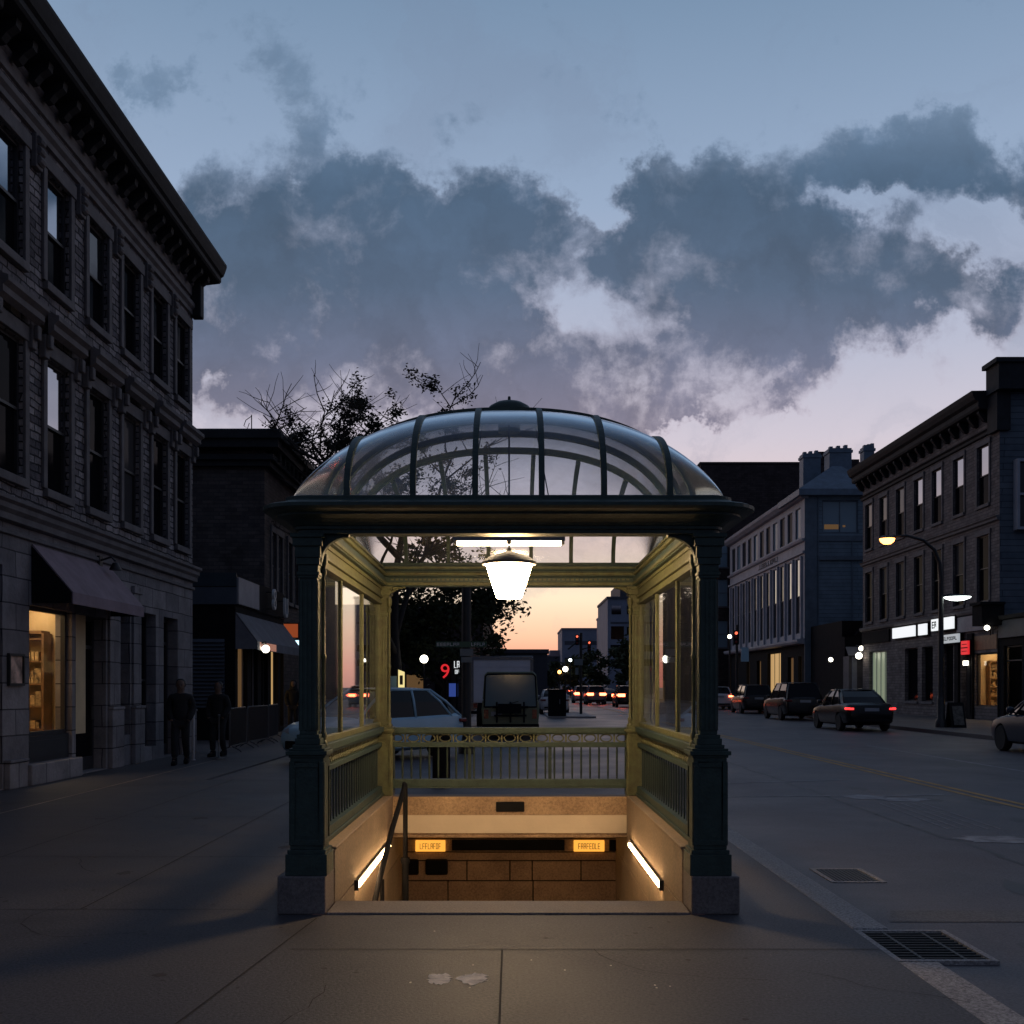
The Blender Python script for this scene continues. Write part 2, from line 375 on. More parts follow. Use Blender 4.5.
# light emitters
M['lampwarm'] = glow('pendant_glass', (1.0,.67,.33), 122)
M['tube'] = glow('fluorescent_tube', (1.0,.76,.46), 38)
M['strip'] = glow('strip_light', (1.0,.62,.30), 46)
M['amber'] = glow('amber_sign', (1.0,.42,.055), 1.15)
M['globe'] = glow('globe_lamp', (1.0,.93,.75), 6)
M['sodium'] = glow('sodium_lamp', (1.0,.36,.09), 7)
M['ledwhite'] = glow('white_led', (.85,.95,.9), 6)
M['signlit'] = glow('lit_white_sign', (.92,.96,1.0), .95)
M['signlow'] = glow('dim_white_sign', (.85,.92,1.0), .42)
M['bluelit'] = glow('lit_blue_sign', (.55,.85,1.0), 2.2)
M['bluedim'] = glow('blue_screen', (.05,.10,.45), .5)
M['redneon'] = glow('red_neon', (1.0,.03,.04), .7)
M['redsignal'] = glow('red_signal', (1.0,.16,.08), 1.6)
M['warmlit'] = glow('warm_lit_glass', (1.0,.62,.25), .5)
M['warmdim'] = glow('dim_warm_glass', (1.0,.55,.22), .10)
M['greenlit'] = glow('greenish_lit_glass', (.70,.85,.58), .26)
M['pinklit'] = glow('lit_pink_valance', (1.0,.45,.32), .30)
M['orangesign'] = glow('lit_orange_sign', (1.0,.20,.06), .25)
M['yellowsign'] = glow('lit_yellow_sign', (1.0,.82,.35), .9)
M['roomlight'] = glow('shop_ceiling_light', (1.0,.76,.44), 12)

# ---------------------------------------------------------------- writing (unreadable in the photograph: short strokes)
def strokes(mb, P, s0, s1, z0, z1, d0, d1, n, r):
    """a row of n letter-like stroke groups; P(s,d,z) -> xyz"""
    w = (s1-s0)/n; t = min(w*.2, (z1-z0)*.2)
    def bx(a0,a1,b0,b1):
        p = P(a0,d0,b0); q = P(a1,d1,b1)
        mb.box(p[0],q[0],p[1],q[1],p[2],q[2])
    for i in range(n):
        a = s0+i*w+w*.1; b = s0+(i+1)*w-w*.12
        bx(a,a+t,z0,z1)
        k = r.randint(0,4)
        if k != 1: bx(a+t,b,z1-t,z1)
        if k in (0,2,4): bx(a+t,b,(z0+z1)/2-t/2,(z0+z1)/2+t/2)
        if k in (0,1,3): bx(a+t,b,z0,z0+t)
        if k in (2,3): bx(b-t,b,z0+t,z1-t*1.01)

def text_mb(mb, body, size, P, ext=.02):
    """real characters, from a font curve, laid on the plane P(s,d,z)"""
    cu = bpy.data.curves.new('lettering','FONT'); cu.body = body; cu.size = size; cu.extrude = ext; cu.align_x='CENTER'; cu.align_y='CENTER'; cu.resolution_u=3
    o = bpy.data.objects.new('lettering', cu); COL.objects.link(o)
    me = eval_mesh(o)
    mb.add([P(v.co.x, v.co.z, v.co.y) for v in me.vertices], [tuple(p.vertices) for p in me.polygons])
    bpy.data.objects.remove(o, do_unlink=True); bpy.data.meshes.remove(me); bpy.data.curves.remove(cu)
# ---------------------------------------------------------------- camera
CAMZ = 1.6
cam_d = bpy.data.cameras.new('camera'); cam = bpy.data.objects.new('camera', cam_d); COL.objects.link(cam)
cam.location = (0,0,CAMZ); cam.rotation_euler = (R(90),0,0)
cam_d.sensor_width = 36; cam_d.lens = 36*1100/1024; cam_d.shift_y = 175/1024
cam_d.clip_start = .1; cam_d.clip_end = 6000
sc.camera = cam

# ---------------------------------------------------------------- dusk sky
w = bpy.data.worlds.new('World'); sc.world = w; w.use_nodes = True
nt = w.node_tree; nt.nodes.clear(); L = nt.links
wout = N(nt,'ShaderNodeOutputWorld')
tc = N(nt,'ShaderNodeTexCoord'); sp = N(nt,'ShaderNodeSeparateXYZ'); L.new(tc.outputs['Generated'], sp.inputs[0])
def MT(op, a, b=None, c=None, clamp=False):
    n = N(nt,'ShaderNodeMath', operation=op); n.use_clamp = clamp
    for i, q in enumerate((a,b,c)):
        if q is None: continue
        if isinstance(q,(int,float)): n.inputs[i].default_value = q
        else: L.new(q, n.inputs[i])
    return n.outputs[0]
X_, Y_, Z_ = sp.outputs
ay = MT('MAXIMUM', MT('ABSOLUTE', Y_), .25)
U = MT('DIVIDE', X_, ay); V = MT('DIVIDE', Z_, ay)
uv = N(nt,'ShaderNodeCombineXYZ'); L.new(U, uv.inputs[0]); L.new(V, uv.inputs[1]); UV = uv.outputs[0]
def ramp(fac, stops):
    n = N(nt,'ShaderNodeValToRGB'); els = n.color_ramp.elements
    while len(els) < len(stops): els.new(.5)
    for e, (p, c) in zip(els, stops):
        e.position = p; e.color = (*lin(c),1)
    L.new(fac, n.inputs[0]); return n.outputs[0]
def mixc(f, a, b):
    n = N(nt,'ShaderNodeMix', data_type='RGBA')
    if isinstance(f,(int,float)): n.inputs['Factor'].default_value = f
    else: L.new(f, n.inputs['Factor'])
    for k, q in (('A',a),('B',b)):
        if isinstance(q, tuple): n.inputs[k].default_value = (*q,1)
        else: L.new(q, n.inputs[k])
    return n.outputs['Result']
def sstep(x, a, b, lo=0., hi=1.):
    n = N(nt,'ShaderNodeMapRange', interpolation_type='SMOOTHSTEP'); n.inputs[1].default_value=a; n.inputs[2].default_value=b; n.inputs[3].default_value=lo; n.inputs[4].default_value=hi
    L.new(x, n.inputs[0]); return n.outputs[0]
zz = MT('MAXIMUM', Z_, 0.0)
front = ramp(zz, [(0,(196,112,104)),(.018,(236,150,132)),(.045,(252,202,170)),(.08,(255,236,206)),(.125,(243,216,204)),(.17,(222,204,208)),(.215,(206,199,212)),(.28,(184,188,208)),(.40,(151,171,199)),(.54,(117,143,172)),(.62,(96,120,150)),(1,(58,66,90))])
back = ramp(zz, [(0,(52,58,78)),(.2,(62,74,98)),(.5,(66,80,106)),(1,(58,66,90))])
base = mixc(sstep(Y_, -.35, .75), back, front)
# clouds: soft bodies placed by direction, broken up by noise
def blob(px, py, sx, sy, amp=1.0):
    c = ((px-512)/1100, (687-py)/1100)
    n = N(nt,'ShaderNodeVectorMath', operation='MULTIPLY_ADD')
    L.new(UVW, n.inputs[0]); n.inputs[1].default_value = (1100/sx, 1100/sy, 0); n.inputs[2].default_value = (-c[0]*1100/sx, -c[1]*1100/sy, 0)
    d = N(nt,'ShaderNodeVectorMath', operation='DOT_PRODUCT'); L.new(n.outputs[0], d.inputs[0]); L.new(n.outputs[0], d.inputs[1])
    return MT('MULTIPLY', MT('POWER', .3679, d.outputs['Value']), amp)
def noise(vec, scale, detail=6, rough=.55, dist=0.0, color=False):
    n = N(nt,'ShaderNodeTexNoise', i_Scale=scale, i_Detail=float(detail), i_Roughness=rough, i_Distortion=dist, noise_dimensions='2D')
    L.new(vec, n.inputs['Vector']); return n.outputs['Color' if color else 'Fac']
wn = N(nt,'ShaderNodeVectorMath', operation='SUBTRACT'); L.new(noise(UV, 8.0, 6, .66, color=True), wn.inputs[0]); wn.inputs[1].default_value=(.5,.5,.5)
ws = N(nt,'ShaderNodeVectorMath', operation='MULTIPLY_ADD'); L.new(wn.outputs[0], ws.inputs[0]); ws.inputs[1].default_value=(.15,.12,0); L.new(UV, ws.inputs[2]); UVW = ws.outputs[0]
blobs = [(300,245,110,66,1.0),(400,255,120,80,1.05),(490,240,85,62,.95),(440,335,150,55,1.0),(260,310,90,66,.95),(235,372,90,40,.9),(340,380,110,30,.6),(330,190,60,44,.6),(560,235,40,30,.5),
         (690,230,90,72,1.1),(690,185,42,32,.6),(800,245,90,68,1.05),(900,275,100,56,1.05),(990,305,70,26,.8),(740,335,95,46,1.0),(640,255,50,52,.8),
         (890,160,75,36,.95),(955,145,52,34,.8),(1015,180,70,34,.9),(960,300,50,30,.3),
         (560,375,95,36,.62),(650,385,75,30,.6),(710,375,60,34,.6),(710,410,46,11,.7),(785,398,28,11,.7),(500,395,140,34,.8),(620,410,60,16,.5),
         (160,82,40,30,.75),(285,105,60,50,.62),(245,30,80,26,.4),(372,170,30,34,.5),(70,300,120,120,.8),
         (190,395,40,18,-.4),(300,330,110,50,.35),(480,330,70,40,.3),(240,300,60,60,.3),(590,208,22,20,-.4),(845,195,60,9,-.3),(960,222,40,14,-.3)]
D = None
for b in blobs:
    e = blob(*b); D = e if D is None else MT('ADD', D, e)
D = MT('ADD', MT('MULTIPLY', MT('MINIMUM', D, 1.12), .90), MT('ADD', MT('ADD', blob(600,325,58,62,-.25), blob(560,245,26,34,-.30)), MT('ADD', blob(690,365,60,26,-.22), blob(255,345,36,20,-.34))))
D = MT('ADD', D, MT('ADD', blob(865,203,70,15,-.42), blob(1000,240,48,24,-.5)))
fb = noise(UV, 10.0, 8, .62, .15)
fb2 = noise(UV, 24.0, 6, .64, .2)
def billow(scale):
    n = N(nt,'ShaderNodeTexVoronoi', i_Scale=scale, feature='F1', voronoi_dimensions='2D'); L.new(UVW, n.inputs['Vector']); return n.outputs['Distance']
puff = MT('SUBTRACT', .42, billow(15.0))
puff2 = MT('SUBTRACT', .42, billow(34.0))
rough_ = MT('ADD', MT('MULTIPLY', MT('SUBTRACT', fb, .5), 1.5), MT('ADD', MT('MULTIPLY', MT('SUBTRACT', fb2, .5), .6), MT('ADD', MT('MULTIPLY', puff, .45), MT('MULTIPLY', puff2, .16))))
D = MT('ADD', D, MT('MULTIPLY', rough_, sstep(V, .15, .28, .25, 1.0)))
hi_ = sstep(D, .25, .66); lo_ = sstep(D, .26, .92)
fa = N(nt,'ShaderNodeMix', data_type='FLOAT'); L.new(sstep(V, .24, .42), fa.inputs['Factor']); L.new(lo_, fa.inputs['A']); L.new(hi_, fa.inputs['B'])
A = MT('MULTIPLY', fa.outputs['Result'], sstep(V, .46, .56, .95, .62))
thin = sstep(D, .34, .98)
core = ramp(sstep(V, .20, .55), [(0,(124,122,144)),(.2,(96,106,132)),(.45,(75,96,122)),(.8,(68,92,118)),(1,(84,110,138))])
edge = ramp(sstep(V, .20, .55), [(0,(190,178,192)),(.4,(152,156,178)),(1,(106,130,158))])
cl = mixc(thin, edge, core)
shade = MT('ADD', .69, MT('ADD', MT('MULTIPLY', noise(UVW, 7.0, 8, .6), .52), MT('ADD', MT('MULTIPLY', puff, .22), MT('MULTIPLY', puff2, .12))))
cs = N(nt,'ShaderNodeVectorMath', operation='SCALE'); L.new(cl, cs.inputs[0]); L.new(shade, cs.inputs['Scale'])
wisp = MT('MULTIPLY', sstep(noise(UVW, 4.0, 9, .62, .8), .44, .72), .34)
col = mixc(wisp, base, lin((118,132,158)))
col = mixc(A, col, cs.outputs[0])
bg = N(nt,'ShaderNodeBackground'); L.new(col, bg.inputs[0]); bg.inputs[1].default_value = 1.0
sky = N(nt,'ShaderNodeTexSky', sky_type='NISHITA'); sky.sun_disc=False; sky.sun_elevation=R(0.5); sky.sun_rotation=R(3); sky.air_density=1.2
bg2 = N(nt,'ShaderNodeBackground'); L.new(sky.outputs[0], bg2.inputs[0]); bg2.inputs[1].default_value=.012; w.cycles.sampling_method='MANUAL'; w.cycles.sample_map_resolution=512
ad = N(nt,'ShaderNodeAddShader'); L.new(bg.outputs[0], ad.inputs[0]); L.new(bg2.outputs[0], ad.inputs[1]); L.new(ad.outputs[0], wout.inputs[0])
# the sun has set straight down the street: only a very weak, wide afterglow is left of it
sd = bpy.data.lights.new('sun','SUN'); sd.energy=.06; sd.angle=R(25); sd.color=(1,.72,.55)
so = bpy.data.objects.new('sun', sd); COL.objects.link(so); so.rotation_euler=(R(-86),0,R(-3))

# ---------------------------------------------------------------- ground
KX = -0.025                       # centre line of the subway entrance
WX0, WX1, WY0, WY1 = KX-1.28, KX+1.28, 8.15, 12.0   # stairwell opening
def ring_rect(mb, z, X0,X1,Y0,Y1, hx0,hx1,hy0,hy1):
    for a in ((X0,hx0,Y0,Y1),(hx1,X1,Y0,Y1),(hx0,hx1,Y0,hy0),(hx0,hx1,hy1,Y1)):
        mb.quad((a[0],a[2],z),(a[1],a[2],z),(a[1],a[3],z),(a[0],a[3],z))
g = MB(); ring_rect(g, -.03, -900,900,-60,2500, -1.6,1.6,7.6,13.6)
tag(g.build('road', M['asphalt']), 'dark asphalt street running away to the sunset horizon', 'road', kind='structure')

s = MB(); xs = (-40, WX0-.10, WX1+.10, 2.25)
for (a,b,c,d) in ((xs[0],xs[1],-8,19),(xs[2],xs[3],-8,17),(xs[1],xs[2],-8,7.72),(xs[1],xs[2],12.25,19),(xs[0],-5.3,19,40),(xs[0],-2.2,40,400)):
    s.quad((a,c,0),(b,c,0),(b,d,0),(a,d,0))
s.quad((xs[2],17,0),(2.25,17,0),(2.0,18,0),(xs[2],19,0))
for p,q in (((2.25,-8),(2.25,17)),((2.25,17),(2.0,18)),((2.0,18),(xs[2],19)),((xs[2],19),(-5.3,19)),((-5.3,19),(-5.3,40)),((-5.3,40),(-2.2,40)),((-2.2,40),(-2.2,400))):
    s.quad((p[0],p[1],0),(q[0],q[1],0),(q[0],q[1],-.12),(p[0],p[1],-.12))
tag(s.build('sidewalk', M['sidewalk']), 'wide grey concrete sidewalk around the subway entrance', 'sidewalk', kind='structure')
c = MB(); y = -6.0
while y < 17:
    l = rnd.uniform(1.3,2.0)
    if y < 6.45 < y+l: l = 6.45-y
    if abs(y-6.45) < 1e-6: y = 7.28
    c.box(2.254, 2.50, y+.006, min(y+l,17)-.006, -.11, -.004+rnd.uniform(-.004,.006)); y += l
tag(c.build('kerb', M['curb'], bevel=.012), 'pale worn stone kerb along the right edge of the sidewalk', 'kerb', kind='structure')
# far kerb and sidewalk, drifting slowly to the right
def curbx(y): return 14.75 + max(0, y-42)*.04
f = MB(); ys = [-10,10,30,42,50,60,70,90,120,200,400]
for a,b in zip(ys,ys[1:]):
    f.quad((curbx(a),a,.1),(60,a,.1),(60,b,.1),(curbx(b),b,.1)); f.quad((curbx(a),a,.1),(curbx(b),b,.1),(curbx(b),b,-.12),(curbx(a),a,-.12))
tag(f.build('far_sidewalk', M['sidewalk']), 'sidewalk in front of the shops across the street', 'sidewalk', kind='structure')
# pavement joints and the worn light strip by the shop fronts
j = MB()
def strip(mb, x0,y0,x1,y1,wd,z):
    d = Vector((x1-x0,y1-y0,0)).normalized(); n_ = Vector((-d.y,d.x,0))*wd/2
    mb.quad((x0-n_.x,y0-n_.y,z),(x1-n_.x,y1-n_.y,z),(x1+n_.x,y1+n_.y,z),(x0+n_.x,y0+n_.y,z))
for l in ((-.06,3,-.06,6.68),(-1.35,6.70,2.24,6.70),(-1.82,3,-1.35,7.6),(-3.1,7.9,-3.1,19),(-40,13.55,-1.7,13.55),(-40,10.35,-1.7,10.35),(-40,16.6,-1.7,16.6),(-4.8,6.7,-4.8,19),(-40,7.9,-1.75,7.9)):
    strip(j,*l,.011,.004)
tag(j.build('sidewalk_joints', M['joint'], fix=False), 'thin dark joints between the sidewalk slabs', 'joints', kind='structure')
j = MB(); strip(j,-6.47,10,-6.47,24,.035,.0045)
tag(j.build('sidewalk_edge_strip', M['lightjoint'], fix=False), 'thin pale strip in the sidewalk along the left shop fronts', 'strip', kind='structure')
# road markings, 4 mm above the asphalt
z = -.026
m = MB()
for x in (6.86, 7.08): strip(m, x,2, x,52, .10, z); strip(m, x,60, x,300, .10, z)
tag(m.build('yellow_centre_lines', M['yellow'], fix=False), 'double yellow centre line along the street', 'road marking', kind='structure')
m = MB(); yy = 8.0
strip(m, 9.87,21, 9.87,30.5, .10, z)
for y in range(38,240,12): strip(m, 9.87,y, 9.87,y+4, .10, z)
tag(m.build('white_lane_line', M['white'], fix=False), 'thin white lane line on the far half of the street', 'road marking', kind='structure')
m = MB(); strip(m, 2.7,16.3, 4.75,16.45, .08, z); strip(m, 3.4,18.6, 5.8,19.3, .10, z)
tag(m.build('white_stop_line', M['white'], fix=False), 'short white stop line behind the subway entrance', 'road marking', kind='structure')
def splat(mb, cx, cy, rx, ry, z, n=26, rr=None, j=.22):
    rr = rr or rnd
    pts = [(cx+rx*math.cos(2*PI*k/n)*(1+rr.uniform(-j,j)), cy+ry*math.sin(2*PI*k/n)*(1+rr.uniform(-j,j)), z) for k in range(n)]
    mb.quad(*pts)
m = MB(); splat(m, 5.15,11.75,.36,.30,z); splat(m, 5.45,11.6,.30,.18,z+.0005)
splat(m, 5.2,16.3,.32,.3,z); splat(m, 5.65,15.9,.35,.25,z+.0005); strip(m, 5.3,16.35, 6.65,16.7,.12,z+.001)
for k in range(5): strip(m, 5.0+.15*k,12.6, 5.15+.15*k,15.4, .02, z)
tag(m.build('worn_arrow', M['white'], fix=False), 'worn white arrow painted in the near lane', 'road marking', kind='structure')
m = MB(); m.quad((2.62,7.62,z),(9,7.62,z),(9,8.02,z),(2.75,8.0,z))
tag(m.build('asphalt_patch', M['patch'], fix=False), 'pale strip of repaired asphalt across the near lane', 'road patch', kind='structure')
m = MB(); splat(m,-.40,6.03,.062,.115,.003,30,j=.3); splat(m,-.215,6.03,.075,.115,.003,30,j=.3)
for k in range(10): splat(m, rnd.uniform(-.9,.9), rnd.uniform(5.7,7.2), .006,.012,.003,8)
tag(m.build('paint_stain', M['stain'], fix=False), 'two pale splashes of spilled paint on the dark pavement', 'stain', kind='structure')
# chewing gum, cracks and small dirt on the pavement
m = MB(); rg = random.Random(3)
for k in range(150):
    y_ = rg.uniform(4.6,16); x_ = rg.uniform(-6,2.2)
    if -1.8<x_<1.8 and 7.6<y_<12.4: continue
    splat(m, x_, y_, rg.uniform(.008,.022), rg.uniform(.008,.022), .0022, 9, rg)
for k in range(14):
    y_ = rg.uniform(5,14); x_ = rg.uniform(-6,-1.9); splat(m, x_, y_, rg.uniform(.04,.14), rg.uniform(.03,.12), .0016, 14, rg, .4)
tag(m.build('gum_spots', M['gum'], fix=False), 'small dark gum spots and stains trodden into the pavement', 'stain', kind='structure')
m = MB()
for (x_,y_,a_,n_) in ((.5,6.7,-70,9),(-2.4,7.2,200,14),(-3.6,9.5,160,12),(1.6,6.2,-50,7),(-1.0,5.9,-110,8)):
    p_ = (x_,y_); an = R(a_)
    for k in range(n_):
        an += rg.uniform(-.5,.5); q_ = (p_[0]+.14*math.cos(an), p_[1]+.14*math.sin(an)); strip(m,*p_,*q_,rg.uniform(.003,.007),.0026); p_ = q_
tag(m.build('pavement_cracks', M['joint'], fix=False), 'thin wandering cracks in the pavement slabs', 'cracks', kind='structure')
m = MB()
for k in range(26): x_ = rg.uniform(3,13); y_ = rg.uniform(6,40); splat(m, x_, y_, rg.uniform(.05,.25), rg.uniform(.1,.7), z-.002, 16, rg, .4)
for (x_,y0_,y1_) in ((4.7,6,30),(9.0,12,44)):
    yy = y0_
    while yy < y1_: strip(m, x_+rg.uniform(-.05,.05), yy, x_+rg.uniform(-.05,.05), yy+1.2, .05, z-.0014); yy += 1.15
tag(m.build('tar_seams', M['tar'], fix=False), 'dark tar seams and oil stains on the road', 'stain', kind='structure')
# drains
def grate(label, x0,x1,y0,y1,zt,nx,cross=1):
    t = thing('drain_grate', label, 'drain', ((x0+x1)/2,(y0+y1)/2,zt))
    fr = MB(); zl = zt-.07; fr.box(x0,x1,y0,y0+.04,zl,zt); fr.box(x0,x1,y1-.04,y1,zl,zt); fr.box(x0,x0+.04,y0+.04,y1-.04,zl,zt); fr.box(x1-.04,x1,y0+.04,y1-.04,zl,zt)
    fr.build('rim', M['curb'], t)
    p = MB(); p.quad((x0+.05,y0+.05,zt-.012),(x1-.05,y0+.05,zt-.012),(x1-.05,y1-.05,zt-.012),(x0+.05,y1-.05,zt-.012)); p.build('pit', M['void'], t)
    b = MB(); n=nx
    for k in range(n):
        yy = y0+.05+(y1-y0-.1)*(k+.5)/n; b.box(x0+.05,x1-.05,yy-.008,yy+.008,zt-.01,zt-.003)
    for k in range(cross+1):
        xx = x0+.05+(x1-x0-.1)*(k+.5)/(cross+1); b.box(xx-.01,xx+.01,y0+.05,y1-.05,zt-.009,zt-.002)
    b.build('grid_bars', M['iron'], t)
grate('large barred drain grate set across the near kerb', 2.256,2.86,6.45,7.28,-.006,11,1)
grate('small square drain grate in the gutter farther along the kerb', 2.66,3.12,9.15,9.85,-.022,14,9)
# median island with kerb
m = MB(); m.box(1.9,4.4,57.5,67,-.1,.06); tag(m.build('traffic_island', M['curb']), 'pale kerbed island in the street beyond the crossing', 'traffic island', kind='structure')

# ---------------------------------------------------------------- the subway entrance
HX, Y0, Y1 = 1.425, 7.89, 12.0
YC = (Y0+Y1)/2
kiosk = thing('subway_entrance', 'green iron subway entrance with glazed dome roof over the lit stairs', 'subway entrance', (KX, YC, 0))
G, G_SHADE = M['green'], M['greenshade']

def column(x, y, sgn, base_z, granite):
    """panelled pedestal, ledge, fluted shaft, ringed capital"""
    if granite:
        p = MB(); gx = x+sgn*.03; p.box(gx-.17,gx+.17,y-.17,y+.21,0,.27); p.build('granite_block', M['granite'], kiosk, bevel=.012)
    mb = MB()
    def b(h, z0, z1, dx=0): mb.box(x+dx-h, x+dx+h, y-h, y+h, z0, z1)
    if granite:
        b(.147,.27,.42, .0); b(.135,.42,.45)
    z0 = .45 if granite else base_z
    b(.118, z0, 1.10)
    for s_ in (-1,1):                       # raised panel borders on the four faces of the pedestal
        for (a0,a1,c0,c1) in ((-.118,-.085,z0+.03,1.07),(.085,.118,z0+.03,1.07),(-.085,.085,z0+.03,z0+.07),(-.085,.085,1.03,1.07)):
            mb.box(x+a0,x+a1,y+s_*.118,y+s_*.126,c0,c1); mb.box(x+s_*.118,x+s_*.126,y+a0,y+a1,c0,c1)
    b(.128,1.10,1.118); b(.145,1.118,1.148); b(.128,1.148,1.165)
    b(.105,1.165,1.19); b(.09,1.19,1.235); b(.08,1.235,1.262)
    b(.062,1.262,2.43)
    for k in range(4):                       # flutes as raised fillets
        u = -.048+.032*k
        for s_ in (-1,1):
            mb.box(x+u-.008,x+u+.008,y+s_*.062,y+s_*.069,1.29,2.36); mb.box(x+s_*.062,x+s_*.069,y+u-.008,y+u+.008,1.29,2.36)
    b(.073,2.375,2.395); b(.08,2.395,2.42); b(.07,2.42,2.47); b(.082,2.47,2.52); b(.09,2.52,2.60); b(.105,2.60,2.66); b(.12,2.66,2.689)
    mb.build('column', [G_SHADE if granite else G], kiosk, bevel=.005)
    # slim colonnette on the inner corner
    cm = MB(); ix = x-sgn*.085; iy = y+(.075 if granite else -.075)
    prof = [(.0,1.17),(.03,1.17),(.03,1.2),(.018,1.215),(.026,1.24),(.026,1.26),(.015,1.275),(.013,1.8),(.02,1.81),(.02,1.83),(.013,1.84),(.013,2.40),(.024,2.415),(.024,2.44),(.014,2.46),(.03,2.5),(.03,2.56),(.0,2.56)]
    cm.lathe(prof, (ix,iy,0), 14); cm.build('colonnette', G, kiosk, smooth=True, angle=40)
for sgn in (-1,1):
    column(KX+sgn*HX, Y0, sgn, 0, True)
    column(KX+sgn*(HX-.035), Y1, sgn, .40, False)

def ring_sweep(mb, prof, closed=True):
    """profile points (outset, z) swept round the rectangle of column centres, mitred"""
    n = len(prof); vs = []; q = 7
    for (o, z) in prof:
        for (cx_,cy_,a0) in ((KX-HX,Y0,180),(KX+HX,Y0,270),(KX+HX,Y1,0),(KX-HX,Y1,90)):
            for k in range(q+1):               # corners rounded about the column centres
                if o > 0:
                    a = R(a0+90*k/q); vs.append((cx_+o*math.cos(a), cy_+o*math.sin(a), z))
                else:
                    vs.append((cx_+(o if cx_>KX else -o), cy_+(o if cy_>YC else -o), z))
    m4 = 4*(q+1); fs = []
    for i in range(n if closed else n-1):
        a = i*m4; b = ((i+1)%n)*m4
        for k in range(m4):
            fs.append((a+k, a+(k+1)%m4, b+(k+1)%m4, b+k))
    mb.add(vs, fs)
e = MB()
ring_sweep(e, [(-.085,2.69),(.085,2.69),(.085,2.715),(.105,2.72),(.105,2.74),(.12,2.745),(.14,2.765),(.17,2.785),(.215,2.80),(.235,2.805),(.235,2.82),(.31,2.835),(.33,2.85),(.33,2.875),(.305,2.885),(.265,2.89),(.20,2.91),(.17,2.925),(.17,2.945),(.135,2.955),(-.02,2.955),(-.02,2.93),(-.045,2.92),(-.045,2.875),(-.06,2.86),(-.06,2.80),(-.085,2.785)])
e.build('entablature', G_SHADE, kiosk)
# inner frieze mouldings, on the lamp side
e = MB()
ring_sweep(e, [(-.087,2.70),(-.10,2.705),(-.10,2.73),(-.087,2.735)]); ring_sweep(e, [(-.063,2.81),(-.085,2.815),(-.092,2.835),(-.075,2.85),(-.063,2.853)])
ring_sweep(e, [(-.047,2.885),(-.062,2.89),(-.062,2.905),(-.047,2.91)])
x = KX-HX+.14
while x < KX+HX-.12:                         # row of small beads along the rear beam
    e.box(x,x+.03,Y1-.098,Y1-.087,2.755,2.772); x += .05
e.build('inner_moulding', G, kiosk)
# curved corner brackets under the beam
def bracket(y, thick, sgn):
    mb = MB()
    if True:
        poly = [(0,2.69),(0,2.47)]
        for k in range(9):
            a = R(90*k/8); poly.append((.015+.19*(1-math.cos(a)), 2.50+.172*math.sin(a)))
        poly.append((.215,2.69))
        mb.prism(poly, lambda u,v,t,s=sgn: (KX+s*(HX-.075-u), t, v), y-thick, y+thick)
    return mb
for sgn in (-1,1):
    bracket(Y0,.035,sgn).build('corner_bracket', G_SHADE, kiosk, bevel=.004); bracket(Y1,.035,sgn).build('corner_bracket', G, kiosk, bevel=.004)

# side screens: frieze board, glazed panels, balustrade
def side_screen(sgn):
    X = KX+sgn*HX
    ya, yb = Y0+.07, Y1-.07
    fb_ = MB(); fb_.box(X-.035,X+.035,ya,yb,2.575,2.689); fb_.box(X-.055,X+.055,ya,yb,2.562,2.588); fb_.box(X-.05,X+.05,ya,yb,2.655,2.6885)
    fb_.build('frieze_board', G, kiosk, bevel=.004)
    fr = MB()
    fr.box(X-.03,X+.03,ya,yb,2.515,2.561); fr.box(X-.045,X+.045,ya,yb,2.495,2.52); fr.box(X-.03,X+.03,ya,yb,1.172,1.22)
    pb = [ya, ya+(yb-ya)/3, ya+(yb-ya)*2/3, yb]
    for q in pb:
        fr.box(X-.015,X+.015,max(ya,q-.024),min(yb,q+.024),1.215,2.50); fr.box(X-.020,X+.020,max(ya,q-.011),min(yb,q+.011),1.217,2.497)
    fr.build('window_frame', G, kiosk, bevel=.004)
    for a,b in zip(pb,pb[1:]):
        gl = MB(); gl.quad((X,a+.023,1.218),(X,b-.023,1.218),(X,b-.023,2.497),(X,a+.023,2.497)); gl.build('glass_pane', M['sideglass'], kiosk)
    rl = MB(); rl.box(X-.07,X+.07,ya,yb,1.115,1.172); rl.box(X-.05,X+.05,ya,yb,1.09,1.116); rl.box(X-.045,X+.045,ya,yb,.955,1.0); rl.box(X-.05,X+.05,ya,yb,.46,.53); rl.box(X-.065,X+.065,ya,yb,.425,.462)
    rl.build('side_rail', G_SHADE, kiosk, bevel=.006)
    ba = MB(); n = 39
    for k in range(n):
        yy = ya+.15*(k+.5); 
        if yy > yb-.02: break
        ba.tube([(X,yy,.52),(X,yy,.6),(X,yy,.9),(X,yy,.96)],[.008,.011,.011,.008],6)
    ba.build('baluster_panel', M['greendeepshade'], kiosk, smooth=True, angle=50)
    om = MB(); yy = ya+.07
    while yy < yb-.05:
        om.tube([(X, yy+.036*math.cos(2*PI*k/12), 1.045+.042*math.sin(2*PI*k/12)) for k in range(13)], .009, 5); yy += .095
    om.build('ring_ornament', G, kiosk, smooth=True)
for sgn in (-1,1): side_screen(sgn)
